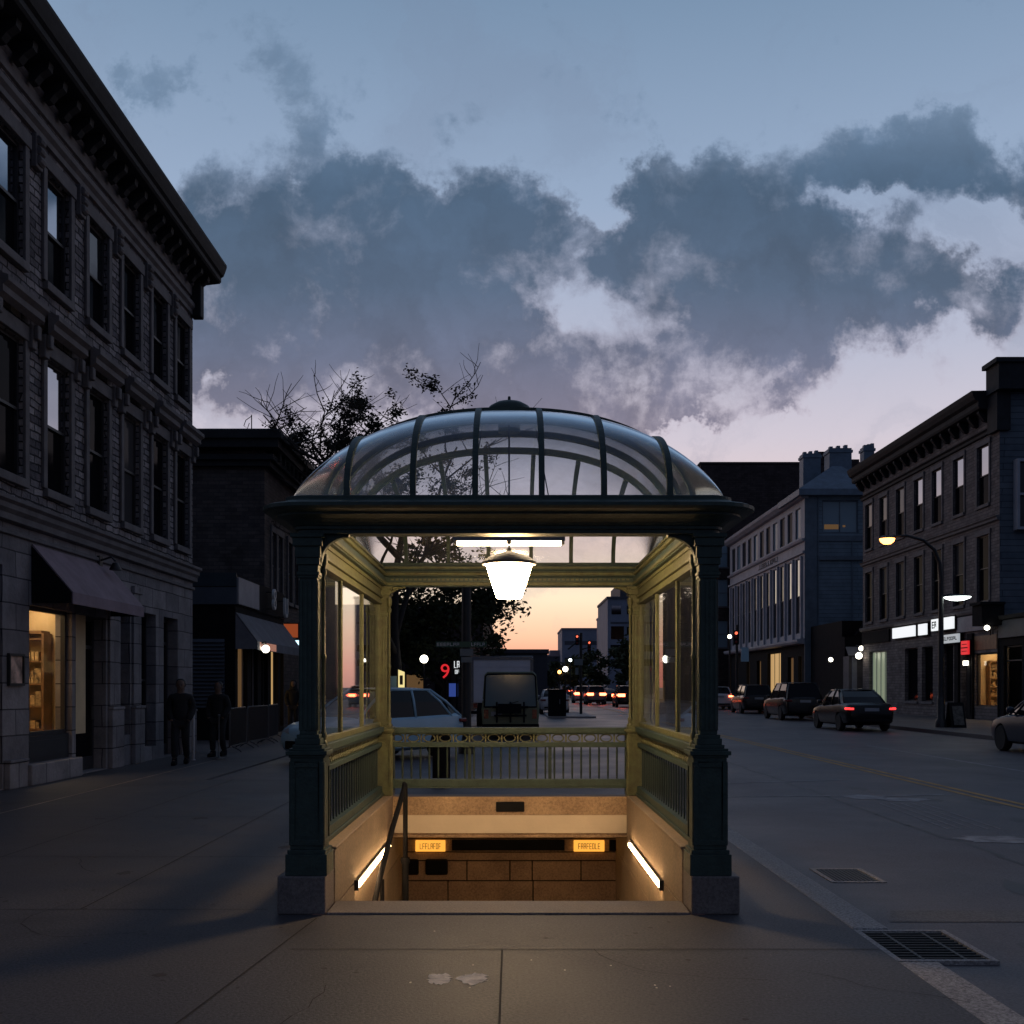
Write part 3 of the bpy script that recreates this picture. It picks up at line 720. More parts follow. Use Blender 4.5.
# rear balustrade
xa, xb = KX-HX+.11, KX+HX-.11
rl = MB(); rl.box(xa,xb,Y1-.06,Y1+.06,1.10,1.16); rl.box(xa,xb,Y1-.045,Y1+.045,1.085,1.101); rl.box(xa,xb,Y1-.04,Y1+.04,.945,1.0); rl.box(xa,xb,Y1-.04,Y1+.04,.515,.60); rl.box(xa,xb,Y1-.05,Y1+.05,.50,.516)
rl.build('rear_rail', G_SHADE, kiosk, bevel=.006)
ba = MB(); n = 27
for k in range(n):
    xx = xa+(xb-xa)*(k+.5)/n; ba.tube([(xx,Y1,.595),(xx,Y1,.66),(xx,Y1,.9),(xx,Y1,.95)],[.009,.012,.012,.009],6)
for xx in (xa+(xb-xa)/3, xa+(xb-xa)*2/3): ba.box(xx-.018,xx+.018,Y1-.018,Y1+.018,.60,.945)
ba.build('baluster_panel', M['greendeepshade'], kiosk, smooth=True, angle=50)
om = MB(); n = 15
for k in range(n):
    xx = xa+(xb-xa)*(k+.5)/n; om.tube([(xx+.062*math.cos(2*PI*q/14), Y1, 1.043+.041*math.sin(2*PI*q/14)) for q in range(15)], .009, 5)
    if k: om.box(xx-(xb-xa)/n/2-.009, xx-(xb-xa)/n/2+.009, Y1-.012,Y1+.012,1.0,1.085)
om.build('ring_ornament', G, kiosk, smooth=True, angle=50)
# granite coping round the opening
for sgn in (-1,1):
    a, b = KX+sgn*1.28, KX+sgn*1.53
    p = MB(); p.box(a,b,8.11,12.05,-.02,.40); p.box(a-sgn*.012,b+sgn*.012,8.112,12.05,.40,.424); p.build('side_coping', M['stairstone'], kiosk, bevel=.01)
p = MB(); p.box(KX-1.53,KX+1.53,12.052,12.30,.20,.40); p.box(KX-1.53,KX+1.53,12.055,12.298,-.05,.20); p.build('rear_coping', [M['farstone']], kiosk, bevel=.008)  # granite; the warm lamplight on it is put into the brown colour
p = MB(); p.box(KX-1.279,KX+1.279,12.032,12.052,.002,.198); p.build('plaster_band', M['plaster'], kiosk)
p = MB(); p.box(KX-1.279,KX+1.279,12.038,12.052,.2,.398); p.build('rear_coping_face', M['farstone'], kiosk)  # granite face, same lamplit brown put into the colour
p = MB(); p.box(KX-.15,KX+.16,12.02,12.038,.235,.345); p.build('black_plaque', M['black'], kiosk, bevel=.01)
p = MB(); p.box(KX-1.28,KX+1.28,7.72,8.15,-.10,.018); p.build('threshold_slab', M['granite'], kiosk, bevel=.012)
# glazed roof
A_, B_, ZB, H_, NN = HX+.09, (Y1-Y0)/2+.125, 2.95, .965, 2.3
def fs_(t): return max(0.0, 1-abs(t)**NN)**(1/NN)
def par(k, n):                                # finer towards the steep edges
    a = -PI/2+PI*k/n; return math.copysign(abs(math.sin(a))**(2/NN), a)
def dome(tx, ty): return (KX+A_*tx, YC+B_*ty, ZB+H_*fs_(tx)*fs_(ty))
n = 56; d = MB()
vs = [dome(par(i,n), par(j_,n)) for i in range(n+1) for j_ in range(n+1)]
d.add(vs, [(i*(n+1)+j_, (i+1)*(n+1)+j_, (i+1)*(n+1)+j_+1, i*(n+1)+j_+1) for i in range(n) for j_ in range(n)])
d.build('dome_glass', M['domeglass'], kiosk, smooth=True)
def rib(mb, along, t, wd, th, k0=0, k1=56):
    pts = []
    for k in range(k0,k1+1):
        q = par(k,56); pts.append(Vector(dome(t,q) if along=='y' else dome(q,t)))
    n = len(pts)-1
    side = Vector((1,0,0)) if along=='y' else Vector((0,1,0))
    vs = []
    for k, p in enumerate(pts):
        tg = (pts[min(k+1,n)]-pts[max(k-1,0)]).normalized(); nn = side.cross(tg)
        if nn.z < 0 or (abs(nn.z) < 1e-3): nn = nn if nn.dot(p-Vector((KX,YC,2.9)))>0 else -nn
        for (a,b) in ((-1,-.45),(1,-.45),(1,.55),(-1,.55)): vs.append(p+side*a*wd/2+nn*b*th)
    fs = [(0,1,2,3),(n*4,n*4+3,n*4+2,n*4+1)]
    for k in range(n):
        for q in range(4): fs.append((k*4+q, k*4+(q+1)%4, (k+1)*4+(q+1)%4, (k+1)*4+q))
    mb.add(vs, fs)
for xx in (-1.14,-.675,-.235,.235,.675,1.14):
    mb = MB(); rib(mb,'y',xx/A_,.042,.04,0,21); mb.build('dome_rib', G_SHADE, kiosk)
    mb = MB(); rib(mb,'y',xx/A_,.042,.04,34,56); mb.build('dome_rib', G_SHADE, kiosk)
for yy,wd in ((-1.02,.05),(-.45,.075),(.12,.075),(.70,.085)):
    mb = MB(); rib(mb,'x',yy/B_,wd,.05); mb.build('dome_hoop', G_SHADE, kiosk)
v = MB(); v.lathe([(.0,3.90),(.10,3.90),(.10,4.03),(.20,4.05),(.205,4.09),(.18,4.13),(.12,4.165),(.05,4.18),(.015,4.185),(.012,4.225),(.0,4.23)], (KX,YC,0), 28)
v.build('roof_vent', G_SHADE, kiosk, smooth=True, angle=45)

# ---------------------------------------------------------------- stairwell below
well = thing('stairwell', 'tan stone stairwell going down under the green entrance', 'stairwell', (KX,10.5,-3))
st = MB()
for k in range(16):
    z1 = -.17*(k+1)+.0; ya = 8.15+.29*k; st.box(KX-1.279,KX+1.279,ya,ya+.30,z1-.25,z1)
st.box(KX-1.279,KX+1.279,12.8,13.3,-3.1,-2.89); st.build('steps', M['granite'], well)
for sgn in (-1,1):
    a = KX+sgn*1.28
    sw = MB(); rows = [-.025,-.36,-.86,-1.4,-2.0,-3.0]
    for z1,z0 in zip(rows,rows[1:]):
        ya = 7.9
        while ya < 13.4:
            l = 1.55 if (rows.index(z1)%2==0) else 1.2; sw.box(a,a+sgn*.15,ya+.003,min(ya+l,13.45)-.003,z0+.003,z1-.003); ya += l
    sw.box(a+sgn*.012,a+sgn*.2,7.9,13.45,-3.0,-.03)
    sw.build('side_wall', M['stairstone'], well, bevel=.004)
fw = MB()
rows = [(-.06,-.235,[-1.4,1.4]),(-.235,-.395,[-1.4,1.4]),(-.395,-.50,[-1.4,1.4]),(-.50,-.742,[-1.4,-.52,.0,.27,.86,1.4]),(-.742,-1.12,[-1.4,-.75,.28,1.4]),(-1.12,-1.6,[-1.4,.0,1.4]),(-1.6,-3.0,[-1.4,1.4])]
for z1,z0,xs_ in rows:
    for a,b in zip(xs_,xs_[1:]): fw.box(KX+a+.007,KX+b-.007,13.3,13.42,z0+.007,z1-.007)
fw.build('far_wall', M['farstone'], well, bevel=.004)
fw = MB(); fw.box(KX-1.41,KX+1.41,13.325,13.45,-3.0,-.06); fw.build('wall_backing', M['black'], well)
ce = MB(); ce.box(KX-1.45,KX+1.45,12.25,13.45,-.058,-.03); ce.build('ceiling', M['plaster'], well)
lv = MB(); lv.box(KX-.70,KX+.66,13.27,13.30,-.375,-.245); lv.build('dark_grille', M['black'], well)
lv = MB(); lv.box(KX+1.2,KX+1.38,13.27,13.30,-.38,-.245); lv.build('dark_grille', M['black'], well)
for (a,b) in ((-1.02,-.75),(-1.30,-1.10)):
    lv = MB(); lv.box(KX+a,KX+b,13.25,13.30,-.67,-.475); lv.build('black_box', M['black'], well, bevel=.03)
def amber_sign(x0,x1,label,seed):
    t = thing('amber_sign', label, 'sign', (KX+(x0+x1)/2,13.28,-.38), group='amber signs at the bottom of the stairs')
    b = MB(); b.box(KX+x0,KX+x1,13.262,13.299,-.385,-.25); b.build('lit_panel', M['amber'], t, bevel=.006)
    q = MB(); strokes(q, lambda s_,d_,z_: (s_,13.262-d_,z_), KX+x0+.05,KX+x1-.05,-.355,-.285,.001,.003,8,random.Random(seed)); q.build('lettering', M['shopwood'], t)
amber_sign(-1.14,-.78,'left amber lit sign, above the two black boxes on the far stairwell wall',3)
amber_sign(.77,1.14,'right amber lit sign, beside the small dark square on the far stairwell wall',5)
def strip_light(sgn,label):
    a = KX+sgn*1.28
    t = thing('strip_light', label, 'light', (a,10.4,-.06), group='strip lights on the stairwell walls')
    h = MB(); h.box(a,a-sgn*.02,9.13,11.5,-.075,-.015); h.box(a,a-sgn*.035,9.10,9.13,-.085,.0); h.box(a,a-sgn*.035,11.5,11.53,-.085,.0); h.build('housing', M['blackmetal'], t)
    l = MB(); l.box(a-sgn*.0205,a-sgn*.04,9.132,11.498,-.062,-.03); l.build('tube', M['strip'], t)
strip_light(-1,'bright strip light on the left stairwell wall behind the handrail'); strip_light(1,'bright strip light on the right stairwell wall')
hr = thing('handrail', 'dark metal handrail going down beside the left stairwell wall', 'handrail', (KX-1.1,11.0,-.8))
q = MB(); X = KX-1.10
q.tube([(X,11.6,-.9),(X,11.6,.50),(X,11.57,.57),(X,11.5,.585),(X,11.42,.53),(X-.04,10.7,.22),(X-.06,9.9,-.10),(X-.08,9.3,-.42)], .026, 10); q.build('rail', M['black'], hr, smooth=True)
q = MB(); q.tube([(X+.0,11.6,-.9),(X+.0,11.6,-.2)],.036,10); q.lathe([(0,-.26),(.045,-.26),(.05,-.23),(.045,-.2),(0,-.2)],(X,11.6,0),12); q.build('post', M['black'], hr, smooth=True, angle=40)
q = MB(); q.tube([(X-.05,9.95,-.14),(X-.05,9.95,-1.2)],.02,8); q.build('post', M['black'], hr, smooth=True, angle=40)

# ---------------------------------------------------------------- the lamps under the roof
LY = 9.5
pl = thing('pendant_lamp', 'glowing pendant lamp with tapered glass shade hanging under the dome', 'lamp', (KX,LY,2.37))
q = MB(); q.lathe([(.0,2.362),(.10,2.365),(.11,2.375),(.152,2.50),(.20,2.652),(.0,2.653)],(KX,LY,0),40); q.build('glass_shade', M['lampwarm'], pl, smooth=True, angle=50)
q = MB(); q.lathe([(.0,2.66),(.232,2.655),(.236,2.678),(.21,2.70),(.15,2.735),(.06,2.762),(.025,2.775),(.022,2.80),(.0,2.80)],(KX,LY,0),40); q.build('cap', M['trim'], pl, smooth=True, angle=40)
q = MB(); q.tube([(KX,LY,2.79),(KX,LY,2.87),(KX,LY,3.86)],.008,8); q.lathe([(0,2.835),(.022,2.835),(.022,2.875),(0,2.875)],(KX,LY,0),12); q.build('rod', M['blackmetal'], pl, smooth=True, angle=40)
fl = thing('ceiling_light', 'long bright ceiling tube just above the pendant lamp', 'light', (KX,LY+.06,2.85))
q = MB(); q.tube([(KX-.45,LY+.06,2.86),(KX+.45,LY+.06,2.86)],.032,12); q.build('tube', M['tube'], fl, smooth=True, angle=40)
q = MB(); q.box(KX-.48,KX+.48,LY-.04,LY+.16,2.93,2.955); q.prism([(LY-.10,2.85),(LY-.09,2.85),(LY-.03,2.93),(LY-.04,2.94)],lambda u,v_,t:(t,u,v_),KX-.48,KX+.48); q.prism([(LY+.22,2.85),(LY+.21,2.85),(LY+.15,2.93),(LY+.16,2.94)],lambda u,v_,t:(t,u,v_),KX-.48,KX+.48); q.box(KX-.48,KX-.452,LY+.03,LY+.09,2.84,2.915); q.box(KX+.452,KX+.48,LY+.03,LY+.09,2.84,2.915); q.build('housing', M['steel'], fl)
q = MB()
for s_ in (-.4,.4): q.tube([(KX+s_,LY+.06,2.95),(KX+s_*.59,LY+.06,3.83)],.006,6)
q.build('hanger', M['blackmetal'], fl)
# ---------------------------------------------------------------- buildings
class Fac:
    """a wall plane: s along it, d out of it, z up"""
    def __init__(self, kind, c): self.k = kind; self.c = c
    def P(self, s, d, z):
        if self.k == 'L': return (self.c+d, s, z)
        if self.k == 'R': return (self.c-d, s, z)
        return (s, self.c-d, z)
def fbox(mb, F, s0,s1,d0,d1,z0,z1):
    p = F.P(s0,d0,z0); q = F.P(s1,d1,z1); mb.box(p[0],q[0],p[1],q[1],p[2],q[2])
def wall(mb, F, s0,s1,z0,z1, ops, depth=.12, d=0.0):
    S = sorted({s0,s1,*[v for o in ops for v in o[:2] if s0<v<s1]}); Zs = sorted({z0,z1,*[v for o in ops for v in o[2:4] if z0<v<z1]})
    for a,b in zip(S,S[1:]):
        for c,e in zip(Zs,Zs[1:]):
            ms, mz = (a+b)/2, (c+e)/2
            if any(o[0]<ms<o[1] and o[2]<mz<o[3] for o in ops): continue
            mb.quad(F.P(a,d,c),F.P(b,d,c),F.P(b,d,e),F.P(a,d,e))
    for (a,b,c,e) in [o[:4] for o in ops]:
        k = d-depth
        mb.quad(F.P(a,d,c),F.P(a,d,e),F.P(a,k,e),F.P(a,k,c)); mb.quad(F.P(b,d,c),F.P(b,d,e),F.P(b,k,e),F.P(b,k,c))
        mb.quad(F.P(a,d,e),F.P(b,d,e),F.P(b,k,e),F.P(a,k,e)); mb.quad(F.P(a,d,c),F.P(b,d,c),F.P(b,k,c),F.P(a,k,c))
def window(F, root, o, depth=.12, frame='sash', pane='pane', upper=None, sill='trim', surround=None, fw=.06, rail=True, mull=0, tilt=0.0):
    a,b,c,e = o[:4]; k = -depth
    f = MB(); fbox(f,F,a,a+fw,k,k+.07,c,e); fbox(f,F,b-fw,b,k,k+.07,c,e); fbox(f,F,a+fw,b-fw,k,k+.07,e-fw,e); fbox(f,F,a+fw,b-fw,k,k+.07,c,c+fw)
    mz = c+(e-c)*.5
    if rail: fbox(f,F,a+fw,b-fw,k+.002,k+.068,mz-fw*.4,mz+fw*.4)
    for q in range(mull):
        x = a+(b-a)*(q+1)/(mull+1); fbox(f,F,x-fw*.4,x+fw*.4,k+.004,k+.066,c+fw,e-fw)
    wobj = f.build('window', M[frame], root)
    def pn(z0,z1,dd,m,t):
        p = MB(); p.quad(F.P(a+fw*.9,dd,z0),F.P(b-fw*.9,dd+t,z0),F.P(b-fw*.9,dd+t,z1),F.P(a+fw*.9,dd,z1)); p.build('pane', M[m], wobj, fix=False)
    if rail: pn(c+fw*.9,mz,k+.018,pane,0); pn(mz,e-fw*.9,k+.034,upper or pane,tilt)
    else: pn(c+fw*.9,e-fw*.9,k+.03,pane,tilt)
    if sill:
        s = MB(); fbox(s,F,a-.08,b+.08,-.02,.09,c-.14,c-.001); s.build('sill', M[sill], wobj, bevel=.01)
    if surround:
        s = MB(); t=.15; fbox(s,F,a-t,a-.002,.001,.055,c,e); fbox(s,F,b+.002,b+t,.001,.055,c,e); fbox(s,F,a-t-.04,b+t+.04,.001,.075,e+.002,e+.24); s.build('surround', M[surround], wobj, bevel=.01)
    return wobj
def shop_window(F, root, o, depth=.25, room=1.8, frame='sash', fw=.07, wallm='shopwall', light=True, shelf=True, mull=0, transom=None):
    """a lit display window with a real little room behind the glass"""
    a,b,c,e = o[:4]; k = -depth
    f = MB(); fbox(f,F,a,a+fw,k,k+.08,c,e); fbox(f,F,b-fw,b,k,k+.08,c,e); fbox(f,F,a+fw,b-fw,k,k+.08,e-fw,e); fbox(f,F,a+fw,b-fw,k,k+.08,c,c+fw)
    for q in range(mull):
        x = a+(b-a)*(q+1)/(mull+1); fbox(f,F,x-fw*.4,x+fw*.4,k+.004,k+.076,c+fw,e-fw)
    if transom: fbox(f,F,a+fw,b-fw,k+.003,k+.077,transom-fw*.4,transom+fw*.4)
    wobj = f.build('shop_window', M[frame], root)
    p = MB(); p.quad(F.P(a+fw*.9,k+.03,c+fw*.9),F.P(b-fw*.9,k+.03,c+fw*.9),F.P(b-fw*.9,k+.03,e-fw*.9),F.P(a+fw*.9,k+.03,e-fw*.9)); p.build('pane', M['shopglass'], wobj, fix=False)
    r = MB(); A,B = a-.25,b+1.1; D0,D1 = k-.004,k-room; z0 = c-.05; z1=e+.25
    r.quad(F.P(A,D1,z0),F.P(B,D1,z0),F.P(B,D1,z1),F.P(A,D1,z1)); r.quad(F.P(A,D0,z0),F.P(A,D1,z0),F.P(A,D1,z1),F.P(A,D0,z1)); r.quad(F.P(B,D0,z0),F.P(B,D1,z0),F.P(B,D1,z1),F.P(B,D0,z1))
    r.quad(F.P(A,D0,z1),F.P(B,D0,z1),F.P(B,D1,z1),F.P(A,D1,z1)); r.quad(F.P(A,D0,z0),F.P(B,D0,z0),F.P(B,D1,z0),F.P(A,D1,z0))
    r.quad(F.P(A,D0,z0),F.P(a,D0,z0),F.P(a,D0,z1),F.P(A,D0,z1)); r.quad(F.P(b,D0,z0),F.P(B,D0,z0),F.P(B,D0,z1),F.P(b,D0,z1))
    fbox(r,F,A+.02,A+.4,D1+.02,D1+.25,z0,z1-.01); fbox(r,F,A+(B-A)*.62,A+(B-A)*.66,D1+.01,D1+.12,z0,z1-.01)
    r.build('shop_interior', M[wallm], wobj, fix=False)
    if light:
        q = MB(); fbox(q,F,a+.1,B-.2,(D0+D1)/2-.12,(D0+D1)/2+.12,z1-.05,z1-.02); q.build('ceiling_lamp', M['roomlight'], wobj)
    if shelf:
        q = MB(); d0, d1 = k-room*.42, k-room*.70
        for zz_ in [c+.02+.42*i for i in range(int((e-c)/.5)+1)]: fbox(q,F,B-.36,B-.02,d0,d1,zz_,zz_+.03)
        fbox(q,F,B-.40,B-.02,d0,d0+.045,z0,e-.35); fbox(q,F,B-.40,B-.02,d1-.045,d1,z0,e-.35); fbox(q,F,B-.40,B-.02,d1,d0,e-.36,e-.30); q.build('shelf', M['shopwood'], wobj)
        q = MB(); rr = random.Random(int(a*10))
        for zz_ in [c+.05+.42*i for i in range(int((e-c)/.5))]:
            s_ = d1+.02
            while s_ < d0-.08:
                ww = rr.uniform(.05,.13); fbox(q,F,B-.33,B-.08,s_,min(s_+ww,d0-.01),zz_+.001,zz_+rr.uniform(.08,.33)); s_ += ww+.015
        q.build('goods', M['goods'], wobj)
    return wobj
def door(F, root, o, depth, frame='sash', pane='pane', lit=None):
    a,b,c,e = o[:4]; k=-depth
    f = MB(); t=.09
    fbox(f,F,a,a+t,k,k+.06,c,e); fbox(f,F,b-t,b,k,k+.06,c,e); fbox(f,F,a+t,b-t,k,k+.06,e-t,e); fbox(f,F,a+t,b-t,k,k+.06,c,c+.25); fbox(f,F,a+t,b-t,k+.002,k+.058,e-.62,e-.55)
    d_ = f.build('door', M[frame], root)
    p = MB(); p.quad(F.P(a+t*.9,k+.02,c+.24),F.P(b-t*.9,k+.02,c+.24),F.P(b-t*.9,k+.02,e-t*.9),F.P(a+t*.9,k+.02,e-t*.9)); p.build('pane', M[lit or pane], d_, fix=False)
    h = MB(); fbox(h,F,b-t-.02,b-t+.01,k+.06,k+.10,c+.95,c+1.2); h.build('handle', M['steel'], d_)
def mould(mb, F, s0, s1, prof):
    """prof: (d,z) outline run along s"""
    mb.prism(prof, lambda u,v,t: F.P(t,u,v), s0, s1)

# ---- the stone corner building on the left
F = Fac('L', -7.9)
B1 = thing('stone_building', 'tall grey stone corner building with bracketed cornice and mauve shop awning on the left', 'building', (-7.9,19,0))
yc = [11.75,13.6,15.42,17.25,19.1,20.95,22.77,24.6,26.3]
up = [(y-.5,y+.5,8.45,10.35) for y in yc]; mid = [(y-.5,y+.5,4.95,7.2) for y in yc]
gr = {'display':(18.0,19.75,.78,2.95),'entry':(19.92,21.40,.02,2.95),'slit':(22.2,22.75,.62,3.1),'tall':(23.45,24.4,.3,3.2),'end':(24.95,26.0,.02,3.2),'near':(15.3,17.05,.02,3.5),'nearer':(12.5,14.6,.6,3.5)}
wl = MB(); wall(wl,F,10,27.2,0,4.2,[(18.0,19.75,.34,2.95) if k_=='display' else v_ for k_,v_ in gr.items()],.30); wl.build('ground_floor_wall', M['ashlar'], B1)
wl = MB(); wall(wl,F,10,27.2,4.2,11.6,up+mid,.13); 
wl.quad((-7.9,27.2,0),(-20,27.2,0),(-20,27.2,12),(-7.9,27.2,12)); wl.quad((-7.9,10,0),(-20,10,0),(-20,10,12),(-7.9,10,12)); wl.quad((-20,10,0),(-20,27.2,0),(-20,27.2,12),(-20,10,12))
wl.build('upper_wall', M['rubble'], B1)
rf = MB(); rf.box(-20,-7.3,10,27.5,12.12,12.2); rf.build('roof', M['cornice'], B1)
for i,o in enumerate(up): window(F,B1,o,.13,upper='pane3' if i in (3,4) else ('pane2' if i==5 else 'pane'),surround='trim',tilt=.012*(i%3))
for i,o in enumerate(mid): window(F,B1,o,.13,upper='pane3' if i==4 else ('paneblind' if i in (2,6) else 'pane'),pane='paneblind' if i==6 else 'pane',surround='trim',tilt=.012*((i+1)%3))
shop_window(F,B1,gr['display'],.18,1.6)
door(F,B1,gr['entry'],.30); window(F,B1,gr['slit'],.28,sill=None,rail=False); window(F,B1,gr['tall'],.28,sill=None,rail=True); door(F,B1,gr['end'],.30); door(F,B1,gr['near'],.28); window(F,B1,gr['nearer'],.28,rail=False,mull=1)
c = MB()
mould(c,F,10,27.28,[(.001,4.18),(.10,4.2),(.10,4.3),(.16,4.36),(.16,4.44),(.22,4.48),(.22,4.54),(.001,4.58)]); mould(c,F,10,27.24,[(.001,3.98),(.05,4.0),(.05,4.06),(.001,4.08)])
c.build('string_course', M['trim'], B1)
c = MB(); mould(c,F,10,27.28,[(.001,7.62),(.08,7.64),(.08,7.74),(.15,7.8),(.15,7.86),(.001,7.92)])
for y in yc: mould(c,F,y-.74,y+.74,[(.155,7.5),(.26,7.56),(.26,7.66),(.34,7.72),(.34,7.80),(.155,7.86)])
c.build('string_course', M['trim'], B1)
for y in yc:                                  # consoles beside the hoods
    for q in (y-.68,y+.68):
        c = MB(); fbox(c,F,q-.09,q+.09,.002,.13,7.1,7.49); fbox(c,F,q-.07,q+.07,.13,.21,7.25,7.48); c.build('hood_console', M['trim'], B1, bevel=.02)
c = MB(); mould(c,F,10,27.26,[(.001,10.72),(.06,10.74),(.06,10.84),(.12,10.9),(.12,11.0),(.001,11.03)]); mould(c,F,10,27.24,[(.001,11.18),(.05,11.2),(.05,11.42),(.10,11.46),(.10,11.52),(.001,11.54)])
c.build('frieze', M['trim'], B1)
for a,b in zip(yc,yc[1:]):                    # carved scroll brackets between the top windows
    y=(a+b)/2; c = MB(); fbox(c,F,y-.13,y+.13,.002,.10,10.15,10.7); 
    for q in range(3): c.lathe([(0,-.11+.0),(.075,-.1),(.085,0),(.075,.1),(0,.11)],F.P(y,.10,10.28+.16*q),10,'y')
    c.build('scroll_bracket', M['trim'], B1, bevel=.015)
c = MB(); mould(c,F,10,27.62,[(-.3,11.62),(.56,11.72),(.60,11.76),(.60,11.86),(.66,11.9),(.70,12.0),(.74,12.12),(.74,12.18),(-.3,12.2)]); c.build('cornice', M['cornice'], B1)
y = 10.2
while y < 27.2:
    c = MB(); mould(c,F,y,y+.17,[(.11,11.36),(.2,11.38),(.28,11.48),(.42,11.58),(.44,11.70),(.11,11.66)]); c.build('cornice_bracket', M['cornice'], B1); y += .58
c = MB(); fbox(c,F,27.0,27.3,.002,.26,10.7,11.6); c.build('end_console', M['cornice'], B1, bevel=.03)
# awning
aw = MB(); s0,s1 = 18.07,21.55
aw.prism([(.002,3.93),(.67,3.16),(.69,3.16),(.022,3.95)], lambda u,v,t: F.P(t,u,v), s0, s1)
aw.prism([(.67,2.97),(.69,2.97),(.69,3.159),(.67,3.159)], lambda u,v,t: F.P(t,u,v), s0, s1)
awn = aw.build('awning', M['awning'], B1)
for q in (s0+.004,s1-.024):
    sd_ = MB(); sd_.prism([(.004,3.90),(.655,3.15),(.655,2.98),(.004,2.98)], lambda u,v,t: F.P(t,u,v), q, q+.02); sd_.build('side_flap', M['black'], awn)
pd = MB(); fbox(pd,F,17.75,19.85,.002,.16,0,.34); pd.build('stall_riser', M['ashlar'], B1, bevel=.02)
pd = MB(); fbox(pd,F,18.0,19.75,-.17,-.06,.34,.775); fbox(pd,F,18.1,19.65,-.06,-.04,.42,.70); pd.build('kick_panel', M['sash'], B1)
for (a,b,h) in ((21.5,22.15,1.15),(22.8,23.4,1.15),(26.05,27.22,1.0),(17.1,17.74,.4)):
    pd = MB(); fbox(pd,F,a,b,.002,.10,0,h); fbox(pd,F,a-.01,b+.01,.002,.12,h,h+.06); pd.build('pier_base', M['ashlar'], B1, bevel=.015)
for (a,b) in ((21.5,22.0),(22.85,23.3)):
    pd = MB(); fbox(pd,F,a,b,.002,.05,1.22,3.55); fbox(pd,F,a-.03,b+.03,.002,.08,3.55,3.7); pd.build('pilaster', M['ashlar'], B1, bevel=.01)
t = thing('framed_poster', 'small framed poster on the stone pier left of the lit display window', 'poster', (-7.88,17.45,2.0))
q = MB(); 
for (a,b,c_,e_) in ((17.20,17.24,1.62,2.13),(17.70,17.74,1.62,2.13),(17.24,17.70,2.09,2.13),(17.24,17.70,1.62,1.66)): fbox(q,F,a,b,.002,.05,c_,e_)
q.build('frame', M['blackmetal'], t)
q = MB(); fbox(q,F,17.24,17.70,.002,.02,1.66,2.09); q.build('sheet', mat('poster_photo',(.50,.34,.27),.4,.9,3.5,0,dirt=(.02,.018,.02)), t)
t = thing('wall_lamp', 'unlit black wall lamp on the stone wall above the mauve awning', 'lamp', (-7.8,21.0,3.95))
q = MB(); fbox(q,F,20.92,21.08,.002,.06,3.85,4.1); q.tube([F.P(21,.06,4.02),F.P(21,.25,4.08),F.P(21,.33,4.0)],.02,8); q.build('bracket', M['blackmetal'], t)
q = MB(); q.lathe([(0,3.98),(.05,3.97),(.11,3.86),(.11,3.83),(0,3.83)],F.P(21,.33,0),16); q.build('shade', M['blackmetal'], t, smooth=True, angle=40)

# ---- brick building behind it
F2 = Fac('L', -9.0); C2 = Fac('C', 40.0)
B2 = thing('brick_building', 'dark brick building with wide flat eaves behind the bare tree', 'building', (-9,47,0))
ops = [(41.1,41.9,5.0,7.4),(42.2,43.0,5.0,7.4),(44.1,44.9,5.0,7.4),(45.3,46.2,5.0,7.4),(47.6,48.5,5.0,7.4),(49.3,50.2,5.0,7.4),(52,53,5,7.4)]
wl = MB(); wall(wl,F2,40,56,0,10.2,ops,.13); wl.quad((-9,40,0),(-22,40,0),(-22,40,10.2),(-9,40,10.2)); wl.quad((-9,56,0),(-22,56,0),(-22,56,10.2),(-9,56,10.2)); wl.build('wall', M['brick'], B2)
for i,o in enumerate(ops): window(F2,B2,o,.13,upper='pane2',frame='sash2',surround='trim',tilt=.02)
c = MB()
for k,(p0,p1,z0,z1) in enumerate(((.0,.25,9.6,9.8),(.0,.4,9.8,10.0),(.0,.62,10.2,10.5),(.0,.75,10.5,10.72),(0,.68,10.72,10.8))):
    c.box(-22,-9+p1,40-p1,56,z0,z1)
y = 40.4
while y < 56: c.box(-8.9,-8.5,y,y+.2,9.9,10.2); y += .8
c.build('cornice', M['cornice'], B2)
c = MB(); c.box(-21.6,-8.35,39.4,55.9,10.8,10.86); c.build('roof', M['teal'], B2)
t = thing('roof_antenna', 'thin bent metal antenna on the flat roof of the dark brick building', 'antenna', (-9.5,40,10.86), )
q = MB(); q.tube([(-9.47,40,10.86),(-9.47,40,11.5)],.02,6); q.tube([(-9.47,40,11.45),(-9.68,40,11.3),(-9.75,40,11.1),(-9.62,40,11.0),(-9.55,40,11.2)],.015,6); q.tube([(-9.47,40,10.95),(-9.62,40,10.9)],.015,6); q.build('mast', M['blackmetal'], t)

# ---- low shop front with patio
F3 = Fac('L', -8.3); C3 = Fac('C', 33.0)
B3 = thing('patio_shop', 'low dark shop with teal fascia, louvred side and long grey awning', 'shop', (-8.3,36,0))
ops = [(33.3,34.5,.5,2.9),(35.0,35.9,.2,2.9),(36.4,37.4,.2,2.9),(37.9,39.0,.2,2.9),(39.4,39.95,.2,2.9)]
wl = MB(); wall(wl,F3,33,39.98,0,4.05,ops,.2); wl.quad(C3.P(-16,0,0),C3.P(-8.3,0,0),C3.P(-8.3,0,4.05),C3.P(-16,0,4.05)); wl.box(-16,-8.3,33.0,39.98,4.9,4.98); wl.build('wall', M['black'], B3)
c = MB(); c.box(-16,-8.26,32.96,39.98,4.05,4.92); c.build('fascia_core', M['black'], B3)
c = MB(); c.box(-16,-8.24,32.90,32.958,4.62,5.02); c.build('fascia', M['teal'], B3); c = MB(); c.box(-16,-8.24,32.92,32.957,4.08,4.60); c.build('fascia', M['bluepaint'], B3)
